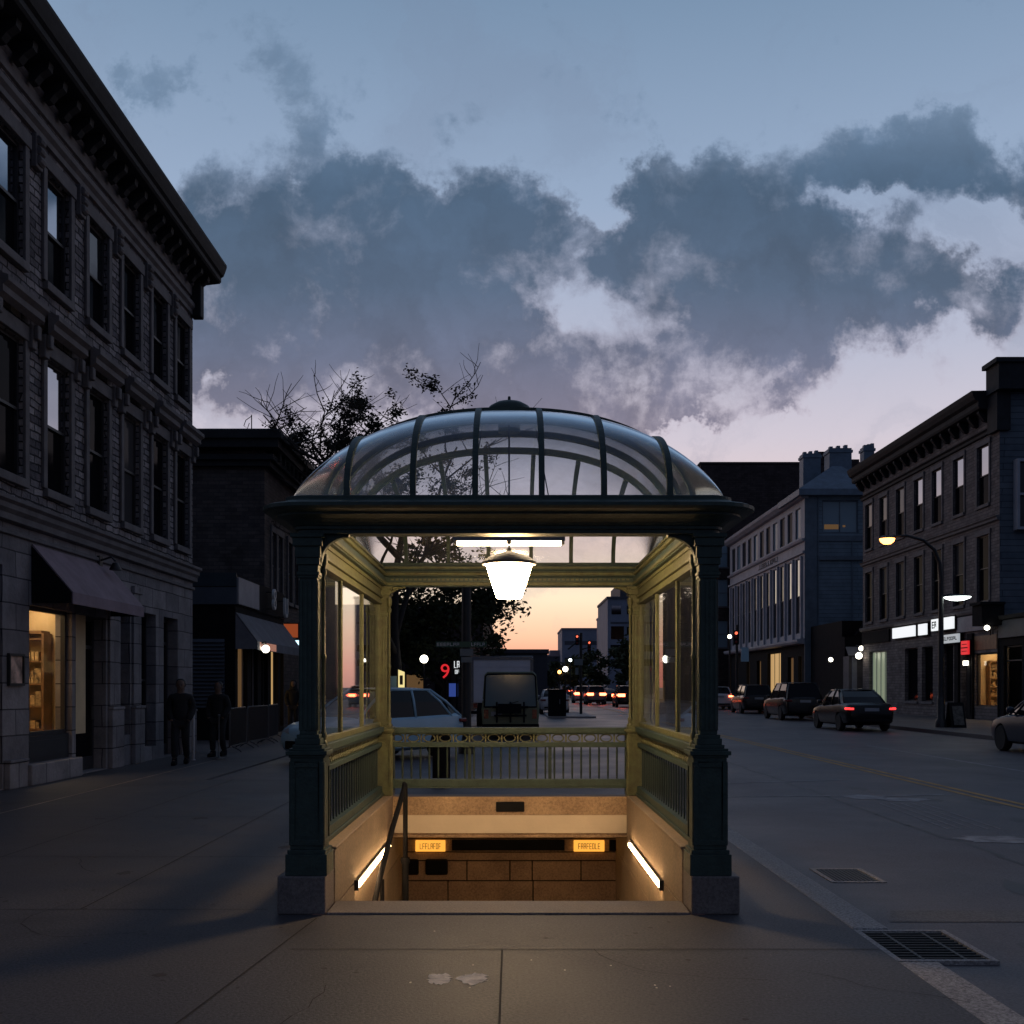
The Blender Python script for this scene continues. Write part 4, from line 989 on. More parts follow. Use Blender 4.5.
c = MB(); c.box(-8.258,-8.20,33.0,35.7,4.1,4.9); c.build('fascia_panel', M['greywhite'], B3)
c = MB()
z_=1.0
while z_ < 3.0: c.prism([(-.03,z_),(.05,z_-.02),(.05,z_+.0),(-.03,z_+.09)], lambda u,v,t: C3.P(t,u+.03,v), -9.75,-8.62); z_ += .115
c.build('louvre', M['bluepaint'], B3)
for i,o in enumerate(ops): window(F3,B3,o,.2,frame='sash2' if i<2 else 'sash',pane=['warmdim','pane','pane','warmlit','warmlit'][i],rail=False,sill=None)
c = MB(); c.prism([(.002,3.82),(.64,2.98),(.665,2.98),(.025,3.84)], lambda u,v,t: F3.P(t,u,v), 33.0,39.9); c.prism([(.64,2.72),(.665,2.72),(.665,2.979),(.64,2.979)], lambda u,v,t: F3.P(t,u,v), 33.0,39.9)
a3 = c.build('awning', M['awning2'], B3)
c = MB(); c.prism([(.004,3.79),(.63,2.97),(.63,2.74),(.004,2.74)], lambda u,v,t: F3.P(t,u,v), 33.004,33.03); c.build('side_flap', M['awning2'], a3)
c = MB(); fbox(c,F3,33.3,33.75,.666,.675,2.74,2.96); fbox(c,F3,33.95,35.6,.666,.675,2.74,2.96); c.build('lit_panel', M['pinklit'], a3)
def globe(name,label,p,r,stem,m='globe',group=None):
    t = thing(name,label,'lamp',(p[0],p[1],p[2]-r),group=group)
    q = MB(); q.lathe([(r*math.sin(PI*k/12), -r*math.cos(PI*k/12)) for k in range(13)],p,20); q.build('globe', M[m], t, smooth=True)
    if stem:
        q = MB(); q.tube(stem,.02 if len(stem)<3 else .035,8); q.build('bracket', M['blackmetal'], t)
globe('globe_lamp','round white globe lamp under the grey awning of the patio shop',(-7.5,33.5,2.76),.12,[(-7.66,33.5,2.93),(-7.5,33.5,2.96),(-7.5,33.5,2.87)])
def letter_sign(label,ch,y,z,sz,cat='sign'):
    t = thing('sign_letter',label,cat,(-7.95,y,z-sz/2),group='white letters on the patio shop')
    q = MB(); text_mb(q,ch,sz,lambda s,d,zz_: (-8.0+d,y+s*.9,z+zz_),.04); q.build('letter', M['signwhite'], t)
    q = MB(); q.box(-8.26,-8.045,y-.02,y+.02,z-.3,z-.26); q.box(-8.26,-8.045,y-.02,y+.02,z+.26,z+.3); q.build('bracket', M['blackmetal'], t)
letter_sign('white sign letter shaped like an 8 above the grey awning','8',37.0,4.5,1.0); letter_sign('white sign letter shaped like a U above the grey awning','U',38.9,4.35,1.0)
t = thing('lit_sign','small orange lit sign farther along the left shop fronts','sign',(-8.2,41,3.6)); q = MB(); q.box(-8.98,-8.0,41.0,41.1,3.45,3.95); q.build('panel',M['orangesign'],t); q = MB(); q.box(-8.98,-7.95,41.1,41.14,3.4,4.0); q.build('frame',M['blackmetal'],t)
t = thing('lit_sign','small pale blue lit sign right beside the left kiosk column','sign',(-8.2,42.5,3.1)); q = MB(); q.box(-8.6,-8.15,42.5,42.6,3.05,3.4); q.build('panel',M['bluelit'],t); q = MB(); q.box(-8.98,-8.1,42.6,42.64,3.0,3.45); q.build('frame',M['blackmetal'],t)

# ---- dark corner shop under the trees, closing the view on the left
C4 = Fac('C', 66.0)
B4 = thing('corner_shop', 'dark low shop building beneath the dense tree with small lit signs', 'shop', (-8,66,0))
ops = [(-6.4,-5.2,.6,2.4),(-4.7,-3.6,.6,2.4),(-9,-7.5,.6,2.4)]
wl = MB(); wall(wl,C4,-16,-2.6,0,4.4,ops,.2); wl.quad((-2.6,66,0),(-2.6,90,0),(-2.6,90,4.4),(-2.6,66,4.4)); wl.box(-16,-2.5,65.9,90,4.4,4.6); wl.build('wall', M['dbrick'], B4)
for i,o in enumerate(ops): window(C4,B4,o,.2,pane=['warmdim','pane','pane'][i],rail=False,sill=None)
t = thing('neon_sign','red neon sign shaped like a 9 on the dark shop behind the blue car','sign',(-2.76,45.5,0)); q = MB(); text_mb(q,'9',.85,lambda s,d,z_: (-2.76+s,45.4-d,2.22+z_),.03); q.build('tube',M['redneon'],t); q = MB(); q.box(-3.0,-2.5,45.46,45.5,1.85,2.65); q.tube([(-2.76,45.53,0),(-2.76,45.53,1.9)],.03,8); q.build('board',M['black'],t)
t = thing('shop_screen','small blue glowing screen just below the red neon sign','screen',(-2.4,45.8,.9)); q = MB(); q.box(-2.62,-2.25,45.75,45.8,1.2,1.75); q.build('panel',M['bluedim'],t); q = MB(); q.tube([(-2.45,45.88,0),(-2.45,45.88,1.2)],.03,8); q.box(-2.66,-2.21,45.8,45.86,1.16,1.8); q.build('frame',M['blackmetal'],t)
t = thing('shop_sign','small white sign left of the dark sign post','sign',(-2.26,45.2,0)); q = MB(); strokes(q,lambda s,d,z_:(s,45-d,z_),-2.38,-2.14,2.38,2.66,0,.03,2,random.Random(4)); strokes(q,lambda s,d,z_:(s,45-d,z_),-2.34,-2.16,2.14,2.30,0,.03,2,random.Random(9)); q.build('lettering',M['signlit'],t); q = MB(); q.box(-2.42,-2.1,45.01,45.05,2.08,2.72); q.tube([(-2.26,45.08,0),(-2.26,45.08,2.1)],.04,8); q.build('board',M['black'],t)
t = thing('blade_sign','yellow lit blade sign above the roof of the blue car','sign',(-3.9,38,2)); q = MB(); q.prism([(-3.93,1.55),(-3.72,1.5),(-3.72,2.12),(-3.93,2.2)],lambda u,v,t_:(u,t_,v),38,38.1); q.build('panel',M['yellowsign'],t); q = MB(); q.box(-3.88,-3.77,37.985,37.999,1.68,2.0); q.build('lettering',M['shopwood'],t); q = MB(); q.tube([(-3.95,38.12,0),(-3.95,38.12,2.25)],.03,8); q.build('post',M['blackmetal'],t)
t = thing('blue_sign','plain pale blue sign board beside the yellow lit blade sign','sign',(-4.2,38.3,1.6)); q = MB(); q.box(-4.4,-4.02,38.3,38.34,1.5,1.98); q.build('panel',M['bluelit'] if 0 else M['carblue'],t); q = MB(); q.tube([(-4.2,38.36,0),(-4.2,38.36,1.9)],.03,8); q.build('post',M['blackmetal'],t)
globe('globe_lamp','round white globe street lamp under the dense tree',(-3.68,46,2.77),.17,[(-3.68,46,0),(-3.68,46,1.3),(-3.68,46,2.62)])

# ---- right side: brown brick block with cornice
FR = Fac('R', 21.5)
R1 = thing('brick_block', 'grey brown brick block with long bracketed cornice and shops on the right', 'building', (21.5,58,0))
yc = [50.15,52.9,55.6,58.1,60.85,63.6,66.2]
up = [(y-.62,y+.62,9.9,12.6) for y in yc]; mid = [(y-.62,y+.62,5.5,8.5) for y in yc]
gd = {'lit':(48.75,51.1,.7,3.15),'door':(51.78,52.65,.02,3.6),'w1':(53.6,54.9,.85,3.7),'w2':(56.2,57.7,.85,3.7),'w3':(58.3,60.2,.85,3.7),'green':(63.2,66.2,.25,3.7)}
wl = MB(); wall(wl,FR,48.5,67.4,0,5.3,list(gd.values()),.28); wall(wl,FR,48.5,67.4,5.3,14.2,up+mid,.13); wl.quad((21.5,67.4,0),(40,67.4,0),(40,67.4,14.5),(21.5,67.4,14.5)); wl.build('wall', M['rbrick'], R1)
wl = MB(); wl.quad((21.5,48.5,0),(45,48.5,0),(45,48.5,14.8),(21.5,48.5,14.8)); wl.build('side_wall', M['siding'], R1)
pe = MB(); pe.box(21.2,45,47.9,49.2,14.6,15.75); pe.box(21.05,45,47.8,49.3,15.75,15.95); pe.box(21.3,21.9,48.3,49.3,12.9,14.6); pe.build('parapet', M['cornice'], R1)
rf = MB(); rf.box(21.3,45,49.2,67.4,14.7,14.8); rf.build('roof', M['cornice'], R1)
for i,o in enumerate(up): window(FR,R1,o,.13,upper='pane3' if i<4 else 'pane2',surround='trim',tilt=.02)
for i,o in enumerate(mid): window(FR,R1,o,.13,upper='paneblind' if i in (1,4,5) else 'pane',pane='paneblind' if i==4 else 'pane',surround='trim')
c = MB(); mould(c,FR,49.3,67.7,[(-.2,14.0),(.55,14.1),(.6,14.2),(.6,14.4),(.75,14.5),(.85,14.7),(.9,14.88),(-.2,14.9)]); mould(c,FR,48.5,67.5,[(.001,12.95),(.1,13.0),(.1,13.12),(.2,13.2),(.001,13.25)]); c.build('cornice', M['cornice'], R1)
y=49.6
while y<67.3:
    c = MB(); mould(c,FR,y,y+.22,[(.001,13.55),(.2,13.6),(.45,13.95),(.45,14.05),(.001,14.0)]); c.build('cornice_bracket', M['cornice'], R1); y+=1.1
c = MB(); mould(c,FR,48.5,67.5,[(.001,8.95),(.12,9.0),(.12,9.1),(.2,9.16),(.001,9.22)]); mould(c,FR,50.9,67.5,[(.001,4.95),(.15,5.0),(.2,5.1),(.2,5.18),(.001,5.22)]); c.build('string_course', M['trim'], R1)
c = MB(); fbox(c,FR,49.0,52.9,.002,.12,4.2,4.92); c.build('sign_band', M['greywhite'], R1)
c = MB(); fbox(c,FR,62.5,67.3,.002,.10,4.2,4.9); c.build('sign_band', M['black'], R1)
shop_window(FR,R1,gd['lit'],.2,2.0,transom=None); door(FR,R1,gd['door'],.3)
for k in ('w1','w2','w3'): window(FR,R1,gd[k],.25,rail=False,mull=0,sill='trim')
window(FR,R1,gd['green'],.25,rail=False,mull=3,sill=None,pane='greenlit',frame='whitepost')
c = MB(); fbox(c,FR,48.5,48.6,.002,.06,0,4.1); c.build('shop_pier', M['black'], R1); c = MB(); fbox(c,FR,51.15,51.72,.002,.12,0,4.1); fbox(c,FR,51.28,51.6,.12,.15,.3,3.0); c.build('shop_pier', M['black'], R1)
c = MB(); fbox(c,FR,52.75,53.2,.002,.12,0,4.1); c.build('shop_pier', M['black'], R1)
c = MB(); fbox(c,FR,48.75,51.1,.002,.03,3.3,3.95); c.build('transom_panel', M['shopwood'], R1)
def wallsign(name,label,y0,y1,z0,z1,m,dd=.14,glyph=0,gm='black',group=None,gcut=None):
    t = thing(name,label,'sign',(21.5-dd,(y0+y1)/2,z0),group=group)
    q = MB(); fbox(q,FR,y0,y1,dd,dd+.10,z0,z1); q.build('lit_panel',M[m],t)
    q = MB(); fbox(q,FR,y0-.05,y1+.05,dd-.135,dd-.001,z0-.05,z1+.05); q.build('case',M['black'],t)
    if glyph:
        q = MB(); g0,g1 = gcut or (y0+.1,y1-.1); strokes(q,lambda s,d,z_: FR.P(g1-(s-g0),dd+.10+d,z_),g0,g1,z0+.12,z1-.12,.001,.01,glyph,random.Random(int(y0*7))); q.build('lettering',M[gm],t)
wallsign('lit_shop_sign','long blank white lit shop sign on the brown brick block',58.2,61.5,4.3,4.87,'signlit')
wallsign('lit_shop_sign','short white lit sign next to the long blank lit sign',56.55,57.6,4.3,4.87,'signlit')
wallsign('lit_shop_sign','white lit shop sign with dark characters left of the street lamp pole',52.9,55.6,4.42,5.0,'signlit',.22,2,gcut=(54.9,55.5))
wallsign('lit_shop_sign','low white lit sign with small writing behind the street lamp pole',52.3,54.7,3.74,4.15,'signlow',.2,9,gcut=(52.4,54.6))
wallsign('red_sign','red lit sign with dark bars above the shop door on the right',51.15,51.9,3.12,3.76,'redneon',.22)
q = MB(); fbox(q,FR,51.15,51.9,.321,.33,3.41,3.46); fbox(q,FR,51.25,51.8,.321,.33,3.58,3.61); fbox(q,FR,51.25,51.8,.321,.33,3.26,3.29); q.build('lettering',M['black'],[o for o in COL.objects if o.name=='red_sign'][0])
t = thing('wall_lantern','small glowing lantern below the red lit sign','lamp',(21.3,52.1,2.6)); q=MB(); q.box(21.17,21.33,51.4,51.64,2.62,2.82); q.build('lit_glass',M['globe'],t); q=MB(); q.box(21.12,21.499,51.36,51.68,2.821,2.86); q.build('cap',M['blackmetal'],t)
t = thing('bracket_lamp','small round lamp on the black canopy above the lit shop window','lamp',(20.7,48.9,4.2)); q=MB(); q.lathe([(.0,-.12),(.1,-.07),(.12,0),(.1,.07),(0,.12)],(20.62,47.75,4.17),14); q.build('globe',M['warmlit'] if 0 else M['globe'],t,smooth=True); q=MB(); q.box(20.56,20.68,47.75,48.2,4.29,4.33); q.build('bracket',M['blackmetal'],t)
t = thing('shop_canopy','black box canopy jutting over the corner shop on the right','canopy',(21,48.3,3.9)); q=MB(); q.box(20.5,21.49,48.0,49.0,4.3,5.2); q.box(20.4,21.49,47.9,49.05,5.2,5.32); q.build('box',M['black'],t); q=MB(); q.box(21.0,21.06,48.1,48.16,3.9,4.3); q.box(21.2,21.26,48.8,48.86,3.9,4.3); q.build('bracket',M['blackmetal'],t)
t = thing('framed_window','pale framed bay window on the blue side wall at the right edge','window',(22.5,48.4,8)); q=MB()
for a in ((22.1,22.22,8.5,11.6),(24.0,24.12,8.5,11.6),(22.22,24.0,11.48,11.6),(22.22,24.0,8.5,8.62),(22.22,24.0,10.0,10.1)): q.box(a[0],a[1],48.1,48.49,a[2],a[3])
q.build('frame',M['pale'],t); q=MB(); q.box(22.22,24.0,48.3,48.34,8.62,11.48); q.build('pane',M['pane2'],t)
# low shop in front of the side wall
R0 = thing('low_shop','low dark shop with lit doorway at the right edge','shop',(21.5,44,0))
ops=[(46.4,48.1,.1,3.4),(43.5,45.6,.5,3.4)]
wl=MB(); wall(wl,FR,38,48.45,0,4.6,ops,.25); wl.box(21.5,40,38,48.45,4.6,4.7); wl.quad((21.5,38,0),(40,38,0),(40,38,4.6),(21.5,38,4.6)); wl.build('wall',M['black'],R0)
for o in ops: shop_window(FR,R0,o,.2,1.8,transom=2.75,shelf=False)
c=MB(); fbox(c,FR,38,48.4,.002,.12,3.75,4.5); c.build('fascia',M['bluepaint'],R0)
c=MB(); mould(c,FR,38,48.4,[(.002,4.5),(.25,4.55),(.3,4.7),(.002,4.72)]); c.build('cornice',M['cornice'],R0)

# ---- pale panelled building with the blue corner tower
R2 = thing('panelled_building','long pale panelled building with a row of narrow windows and blue hipped corner roof','building',(21.5,94,0))
n=11; sp=26.4/n; y0=81.6
up=[(y0+sp*i+.35,y0+sp*i+sp-.55,12.75,15.0) for i in range(n)]; lo=[(y0+sp*i+.45,y0+sp*i+sp-.6,5.6,11.2) for i in range(n)]
gd=[(81.6,82.6,.3,3.9),(84,85.8,.3,3.9),(88,92.6,.3,4.4),(95,96.6,.3,3.9),(99.5,100.8,.3,3.9)]
wl=MB(); wall(wl,FR,80.7,108.5,4.9,15.9,up+lo,.14); wl.build('panel_wall',M['pale'],R2)
wl=MB(); wall(wl,FR,80.7,108.5,0,4.9,gd,.3); wl.quad((21.5,108.5,0),(45,108.5,0),(45,108.5,15.9),(21.5,108.5,15.9)); wl.build('ground_floor_wall',M['black'],R2)
for i,o in enumerate(up): window(FR,R2,o,.14,rail=False,sill=None,pane='paneblind' if i%3 else 'panesky',frame='bluepaint',fw=.05)
for i,o in enumerate(lo): window(FR,R2,o,.14,frame='bluepaint',sill=None,pane='paneblind',upper='pane3' if i in (0,1,3) else ('pane2' if i<7 else 'paneblind'),fw=.07,tilt=.03)
for i,o in enumerate(gd): window(FR,R2,o,.3,rail=False,sill=None,pane=['warmlit','warmdim','warmlit','warmdim','warmlit'][i],mull=2 if i==2 else 1)
c=MB()
for i in range(n+1):
    q=y0+sp*i-.1; fbox(c,FR,q-.14,q+.14,.002,.16,4.9,11.3)
c.build('pilasters',M['pale'],R2,bevel=.02)
c=MB(); mould(c,FR,80.7,108.6,[(.001,11.4),(.18,11.45),(.18,11.6),(.001,11.65)]); mould(c,FR,80.7,108.6,[(.001,12.3),(.2,12.35),(.26,12.5),(.001,12.55)]); mould(c,FR,80.5,108.9,[(-.2,15.4),(.3,15.5),(.55,15.75),(.6,15.95),(-.2,16.0)]); mould(c,FR,80.7,108.6,[(.001,4.75),(.5,4.8),(.6,4.95),(.6,5.1),(.001,5.2)]); c.build('cornice',M['pale'],R2)
c=MB(); strokes(c,FR.P,89,96,11.75,12.15,.002,.04,9,random.Random(8)); c.build('carved_band',M['trim'],R2)
CE=Fac('C',80.7)
ops=[(22.75,25.4,12.9,15.3)]
wl=MB(); wall(wl,CE,21.5,34,0,15.9,ops,.2); wl.build('end_wall',M['bluesiding'],R2)
window(CE,R2,ops[0],.2,rail=False,mull=1,sill=None,frame='towertrim',pane='panesky',fw=.1)
c=MB(); c.box(22.95,24.0,80.86,80.865,13.2,13.55); c.box(24.3,24.5,80.86,80.865,13.35,13.5); c.build('lit_interior',M['warmdim'],R2)
c=MB(); c.box(21.45,22.35,80.6,80.699,0,15.9); c.box(22.4,22.5,80.62,80.699,3,15.5); c.box(24.9,25.0,80.62,80.699,3,12.4); c.box(22.5,34,80.6,80.699,12.3,12.7); c.box(22.5,34,80.5,80.699,10.9,11.2); c.build('corner_trim',M['towertrim'],R2)
rf=MB(); rf.add([(20.9,80.1,16.05),(27.2,80.1,16.05),(27.2,86.5,16.05),(20.9,86.5,16.05),(24.2,83.2,18.3),(24.9,83.2,18.3),(24.9,84,18.3),(24.2,84,18.3)],[(0,1,5,4),(1,2,6,5),(2,3,7,6),(3,0,4,7),(4,5,6,7)]); rf.box(20.9,27.2,80.1,86.5,15.6,16.05); rf.box(21.2,45,86.5,108.6,15.95,16.2); rf.build('roof',M['slate'],R2)
for (a,b,c0,c1,z0,z1) in ((23.3,24.7,88,89.2,16,20.3),(24.3,26.0,84.2,85.6,16.5,19.9),(27.2,28.0,85,86,16,20.2)):
    q=MB(); q.box(a,b,c0,c1,z0,z1); q.box(a-.08,b+.08,c0-.08,c1+.08,z1-.35,z1-.15)
    for k in range(3): q.box(a+.1+k*(b-a)/3,a+.1+k*(b-a)/3+.25,c0+.3,c0+.7,z1,z1+.18+.06*k)
    q.build('chimney',M['slate'],R2)

# ---- low buildings in the gap
R3=thing('gap_shop','low black shop between the two right blocks with a small grey awning','shop',(22,74,0))
q=MB(); q.box(21.9,36,73,80.6,0,6.0); q.box(21.9,24.0,72.4,73,0,5.0); q.prism([(21.9,5.0),(22.6,5.0),(23.6,6.3),(23.6,6.31),(36,6.31),(36,6.0),(21.9,4.9)],lambda u,v,t:(u,t,v),72.4,73); q.build('wall',M['black'],R3)
q=MB(); q.box(21.8,25,71.2,72.39,0,3.6); q.build('front_wall',M['trim'],R3)
for a in (22.0,22.9,23.8,24.6): 
    q=MB(); q.box(a,a+.28,71.05,71.19,0,3.55); q.build('column',M['pale'],R3)
q=MB(); q.prism([(70.6,3.6),(71.2,4.15),(71.2,4.2),(70.55,3.62)],lambda u,v,t:(t,u,v),21.6,25); q.build('awning',M['awning2'],R3)
globe('globe_lamp','small round lamp on the left end of the small grey awning',(20.4,70.4,3.35),.14,[(20.4,70.4,3.5),(20.9,70.9,3.7)])
globe('globe_lamp','round warm lamp high above the greenish lit shop front',(22.2,69.9,4.05),.16,[(22.2,69.9,4.2),(22.2,71,4.3)])
globe('globe_lamp','large round yellowish lamp beside the greenish lit shop front',(21.1,66.9,3.5),.2,[(21.1,66.9,3.7),(21.49,66.9,3.9)])

# ---- big dark building closing the right side
R4=thing('dark_building','large dark flat topped building behind the pale panelled building','building',(30,118,0))
C5=Fac('C',112.0)
ops=[(20.6,22.0,9.8,12.6),(20.6,22.0,13.8,16.6),(20.6,22,5.6,8.4),(23.2,24.6,13.8,16.6)]
wl=MB(); wall(wl,C5,19.2,52,0,24.3,ops,.25); wl.quad((19.2,112,0),(19.2,140,0),(19.2,140,24.3),(19.2,112,24.3)); wl.box(19.1,52,111.9,140,24.3,24.5); wl.build('wall',M['dbrick'],R4)
for o in ops: window(C5,R4,o,.25,pane='panesky',rail=True,frame='sash2')
q=MB(); q.box(31.5,33.0,114,115.5,24.5,26); q.box(33.3,36,114,115,24.5,25.2); q.build('roof_vent',M['dbrick'],R4)

# ---- far skyline
def tower(name,label,x0,x1,y,dep,h,m,sm,cap=0,wins=()):
    t=thing(name,label,'building',((x0+x1)/2,y,0))
    w_=MB(); w_.box(x0,x1,y,y+dep,0,h); w_.build('wall',M[m],t)
    q=MB(); q.box(x0-.2,x1+.2,y-.3,y+dep,h,h+.5)
    if cap: q.box(x0+(x1-x0)*.28,x1-(x1-x0)*.1,y+2,y+dep-2,h+.5,h+.5+cap)
    q.build('roof',M[sm],t)
    Cx=Fac('C',y)
    for o in wins:
        q=MB(); fbox(q,Cx,o[0],o[1],.002,.05,o[2],o[3]); q.build('window_band',M[o[4]],t)
M['farblue']=mat('far_hazed_blue_concrete',(.22,.24,.31),.7,.2,.3,0); M['farpink']=mat('far_pinkish_concrete',(.34,.26,.28),.7,.2,.3,0); M['fardark']=mat('far_dark_concrete',(.07,.07,.09),.7,.2,.3,0)  # farblue is lightened: distance haze put into its base colour
tower('office_tower','blue grey office tower behind the distant trees on the right of the street',20.0,30,230,26,20.0,'farblue','fardark',3.2,[(20.6,29.5,14.8,15.2,'fardark'),(20.8,22.8,16.8,18.6,'pane3'),(24,26.4,16.8,18.6,'pane2'),(20.7,23.4,11.6,14.3,'pane3'),(24,26,12.6,14.2,'pane2'),(20.6,29.5,9.0,10.4,'pane2'),(20.6,29.5,6,7.4,'pane2')])
tower('slab_block','grey slab block with flat roof at the end of the street',15.0,27.5,330,30,18.8,'farblue','farpink',0,[(15.8,27,14.2,15.4,'fardark'),(15.8,27,9,10.4,'fardark')])
tower('low_block','small dark block left of the distant grey slab block',10.6,15.6,345,20,11.2,'fardark','farpink',1.5,[(12.5,15,6.5,9,'pane3')])
tower('pink_block','narrow pinkish block between the office tower and the slab block',24.2,26.6,300,14,20.5,'farpink','farpink')
tower('low_house','low dark flat roofed building above the grey truck at the end of the street',-9,4.5,140,20,5.9,'fardark','fardark')
tower('far_row','long dark row of buildings far down the left side of the street',-60,-2.5,95,120,8.2,'dbrick','fardark')
# ---------------------------------------------------------------- vehicles
def interp(tab, x):
    for (a,va),(b,vb) in zip(tab,tab[1:]):
        if a <= x <= b:
            t=(x-a)/(b-a) if b>a else 0; t=t*t*(3-2*t) if False else t
            return va+(vb-va)*t
    return tab[-1][1] if x>tab[-1][0] else tab[0][1]
def make_car(name,label,cat,paint,kind='sedan',L=4.7,W=1.84,H=1.45,tail='taildim',group=None,glass='carglass',plate=True,lampk=1.0):
    t=thing(name,label,cat,(0,0,0),0,group)
    if kind=='sedan':
        top=[(-.5,.70),(-.492,.94),(-.46,1.02),(-.30,1.04),(-.1,.985),(.18,.95),(.27,.93),(.40,.84),(.47,.74),(.497,.58),(.5,.5)]
        cab=dict(rb=-.37,rt=-.16,ft=.06,fb=.25)
    elif kind=='suv':
        top=[(-.5,.75),(-.49,1.10),(-.45,1.16),(-.2,1.13),(.18,1.08),(.27,1.06),(.42,.98),(.48,.86),(.498,.65),(.5,.55)]
        cab=dict(rb=-.485,rt=-.40,ft=.07,fb=.24)
    else: # hatch
        top=[(-.5,.65),(-.49,.98),(-.45,1.04),(-.2,1.0),(.18,.97),(.27,.95),(.42,.84),(.48,.72),(.498,.58),(.5,.5)]
        cab=dict(rb=-.475,rt=-.27,ft=.06,fb=.27)
    rw=.345 if kind=='suv' else .325
    bot=[(-.5,.42),(-.47,.28),(-.4,.22),(.4,.20),(.47,.24),(.5,.36)]
    wid=[(-.5,.80),(-.485,.90),(-.42,.97),(-.3,1),(.25,1),(.4,.97),(.46,.90),(.49,.78),(.5,.70)]
    st=[-.5,-.492,-.47,-.43,-.38,-.32,-.25,-.15,-.05,.05,.15,.22,.28,.34,.40,.44,.47,.49,.5]
    vs=[];NP=0
    for s in st:
        zt,zb,w_=interp(top,s),interp(bot,s),interp(wid,s)*W/2; hh=zt-zb
        half=[(0,zb),(w_*.80,zb),(w_*.95,zb+.07),(w_*.985,zb+hh*.30),(w_,zb+hh*.55),(w_*.985,zb+hh*.74),(w_*.955,zb+hh*.9),(w_*.86,zt-.005),(w_*.5,zt+.02),(0,zt+.03)]
        loop=half+[(-x,z) for x,z in half[-2:0:-1]]; NP=len(loop)
        vs+=[(x,s*L,z) for x,z in loop]
    fs=[]
    for i in range(len(st)-1):
        for k in range(NP): fs.append((i*NP+k,i*NP+(k+1)%NP,(i+1)*NP+(k+1)%NP,(i+1)*NP+k))
    fs+=[tuple(range(NP))[::-1],tuple((len(st)-1)*NP+k for k in range(NP))]
    b=MB().add(vs,fs); o=b.build('body',M[paint],None,smooth=True)
    wy=[-.29*L,.305*L]
    cut=MB()
    for y in wy:
        for s in (-1,1): cut.lathe([(.0,-.22),(rw+.055,-.22),(rw+.055,.22),(.0,.22)],(s*(W/2),y,rw),28,'x')
    co=cut.build('cutter',M['black']); md=o.modifiers.new('b','BOOLEAN'); md.object=co; md.operation='DIFFERENCE'; md.solver='EXACT'
    me=eval_mesh(o); drop(o); drop(co)
    me.polygons.foreach_set('use_smooth',[True]*len(me.polygons)); me.set_sharp_from_angle(angle=R(35))
    body=bpy.data.objects.new('body',me); COL.objects.link(body); body.parent=t
    # greenhouse
    zb=1.0 if kind!='suv' else 1.09; zt=H
    rb,rt,ft,fb_=[cab[k]*L for k in ('rb','rt','ft','fb')]
    wb,wt=W/2*.90,W/2*.71
    bl=[(-wb*.93,rb),(wb*.93,rb),(wb,rb+.30*(rt-rb)+.1),(wb,fb_-.42),(wb*.93,fb_),(-wb*.93,fb_),(-wb,fb_-.42),(-wb,rb+.30*(rt-rb)+.1)]
    tl=[(-wt*.92,rt),(wt*.92,rt),(wt,rt+.14),(wt,ft-.12),(wt*.92,ft),(-wt*.92,ft),(-wt,ft-.12),(-wt,rt+.14)]
    gl=MB(); v0=[(x,y,zb-.06 if abs(y-fb_)>.01 else zb-.06) for x,y in bl]; vm=[((x0+x1)/2*1.015,(y0_+y1_)/2,(zb+zt)/2-.02) for (x0,y0_),(x1,y1_) in zip(bl,tl)]; v1=[(x,y,zt-.06) for x,y in tl]
    gl.add(v0+vm+v1,[(i,(i+1)%8,8+(i+1)%8,8+i) for i in range(8)]+[(8+i,8+(i+1)%8,16+(i+1)%8,16+i) for i in range(8)])
    gl.build('window',M[glass],t)
    rf=MB(); g=8; rv=[]
    for i in range(g+1):
        for k in range(g+1):
            u=-1+2*i/g; v=k/g; y=(rt-.02)+(ft-rt+.04)*v; x=wt*1.01*u*(1-.07*(abs(2*v-1)**4)); e=1-abs(u)**4; e2=1-abs(2*v-1)**4
            rv.append((x,y,zt-.065+.035*e*1.0+.03*e2))
    rf.add(rv,[(i*(g+1)+k,(i+1)*(g+1)+k,(i+1)*(g+1)+k+1,i*(g+1)+k+1) for i in range(g) for k in range(g)]); rf.build('roof',M[paint],t,smooth=True)
    pi=MB()
    for i in range(8):
        if v0[i][0]>0:
            pi.tube([v0[i],vm[i],v1[i]],.035 if i in (0,1,4,5) else .03,6)
    for s in (1,-1):
        if s<0:
            pi.build('pillar',M[paint],t,smooth=True); pi=MB()
            for i in range(8):
                if v0[i][0]<0: pi.tube([v0[i],vm[i],v1[i]],.035 if i in (0,1,4,5) else .03,6)
        yb=(rb+fb_)/2-.05; pi.tube([(s*wb*1.0,yb,zb-.05),(s*(wb+wt)/2*1.02,yb,(zb+zt)/2),(s*wt*1.0,yb-.02,zt-.05)],.032,6)
        pi.tube([(s*wt,rt+.05,zt-.055),(s*wt,ft-.05,zt-.055)],.03,6)
    pi.build('pillar',M[paint] if kind!='hatch' else M[paint],t,smooth=True)
    for s in (-1,1):
        m=MB(); m.lathe([(0,-.09),(.06,-.08),(.085,0),(.06,.08),(0,.09)],(s*(wb+.13),fb_-.42,zb+.06),10,'x'); m.tube([(s*wb,fb_-.42,zb-.02),(s*(wb+.1),fb_-.42,zb+.03)],.025,6); m.build('mirror',M[paint],t,smooth=True)
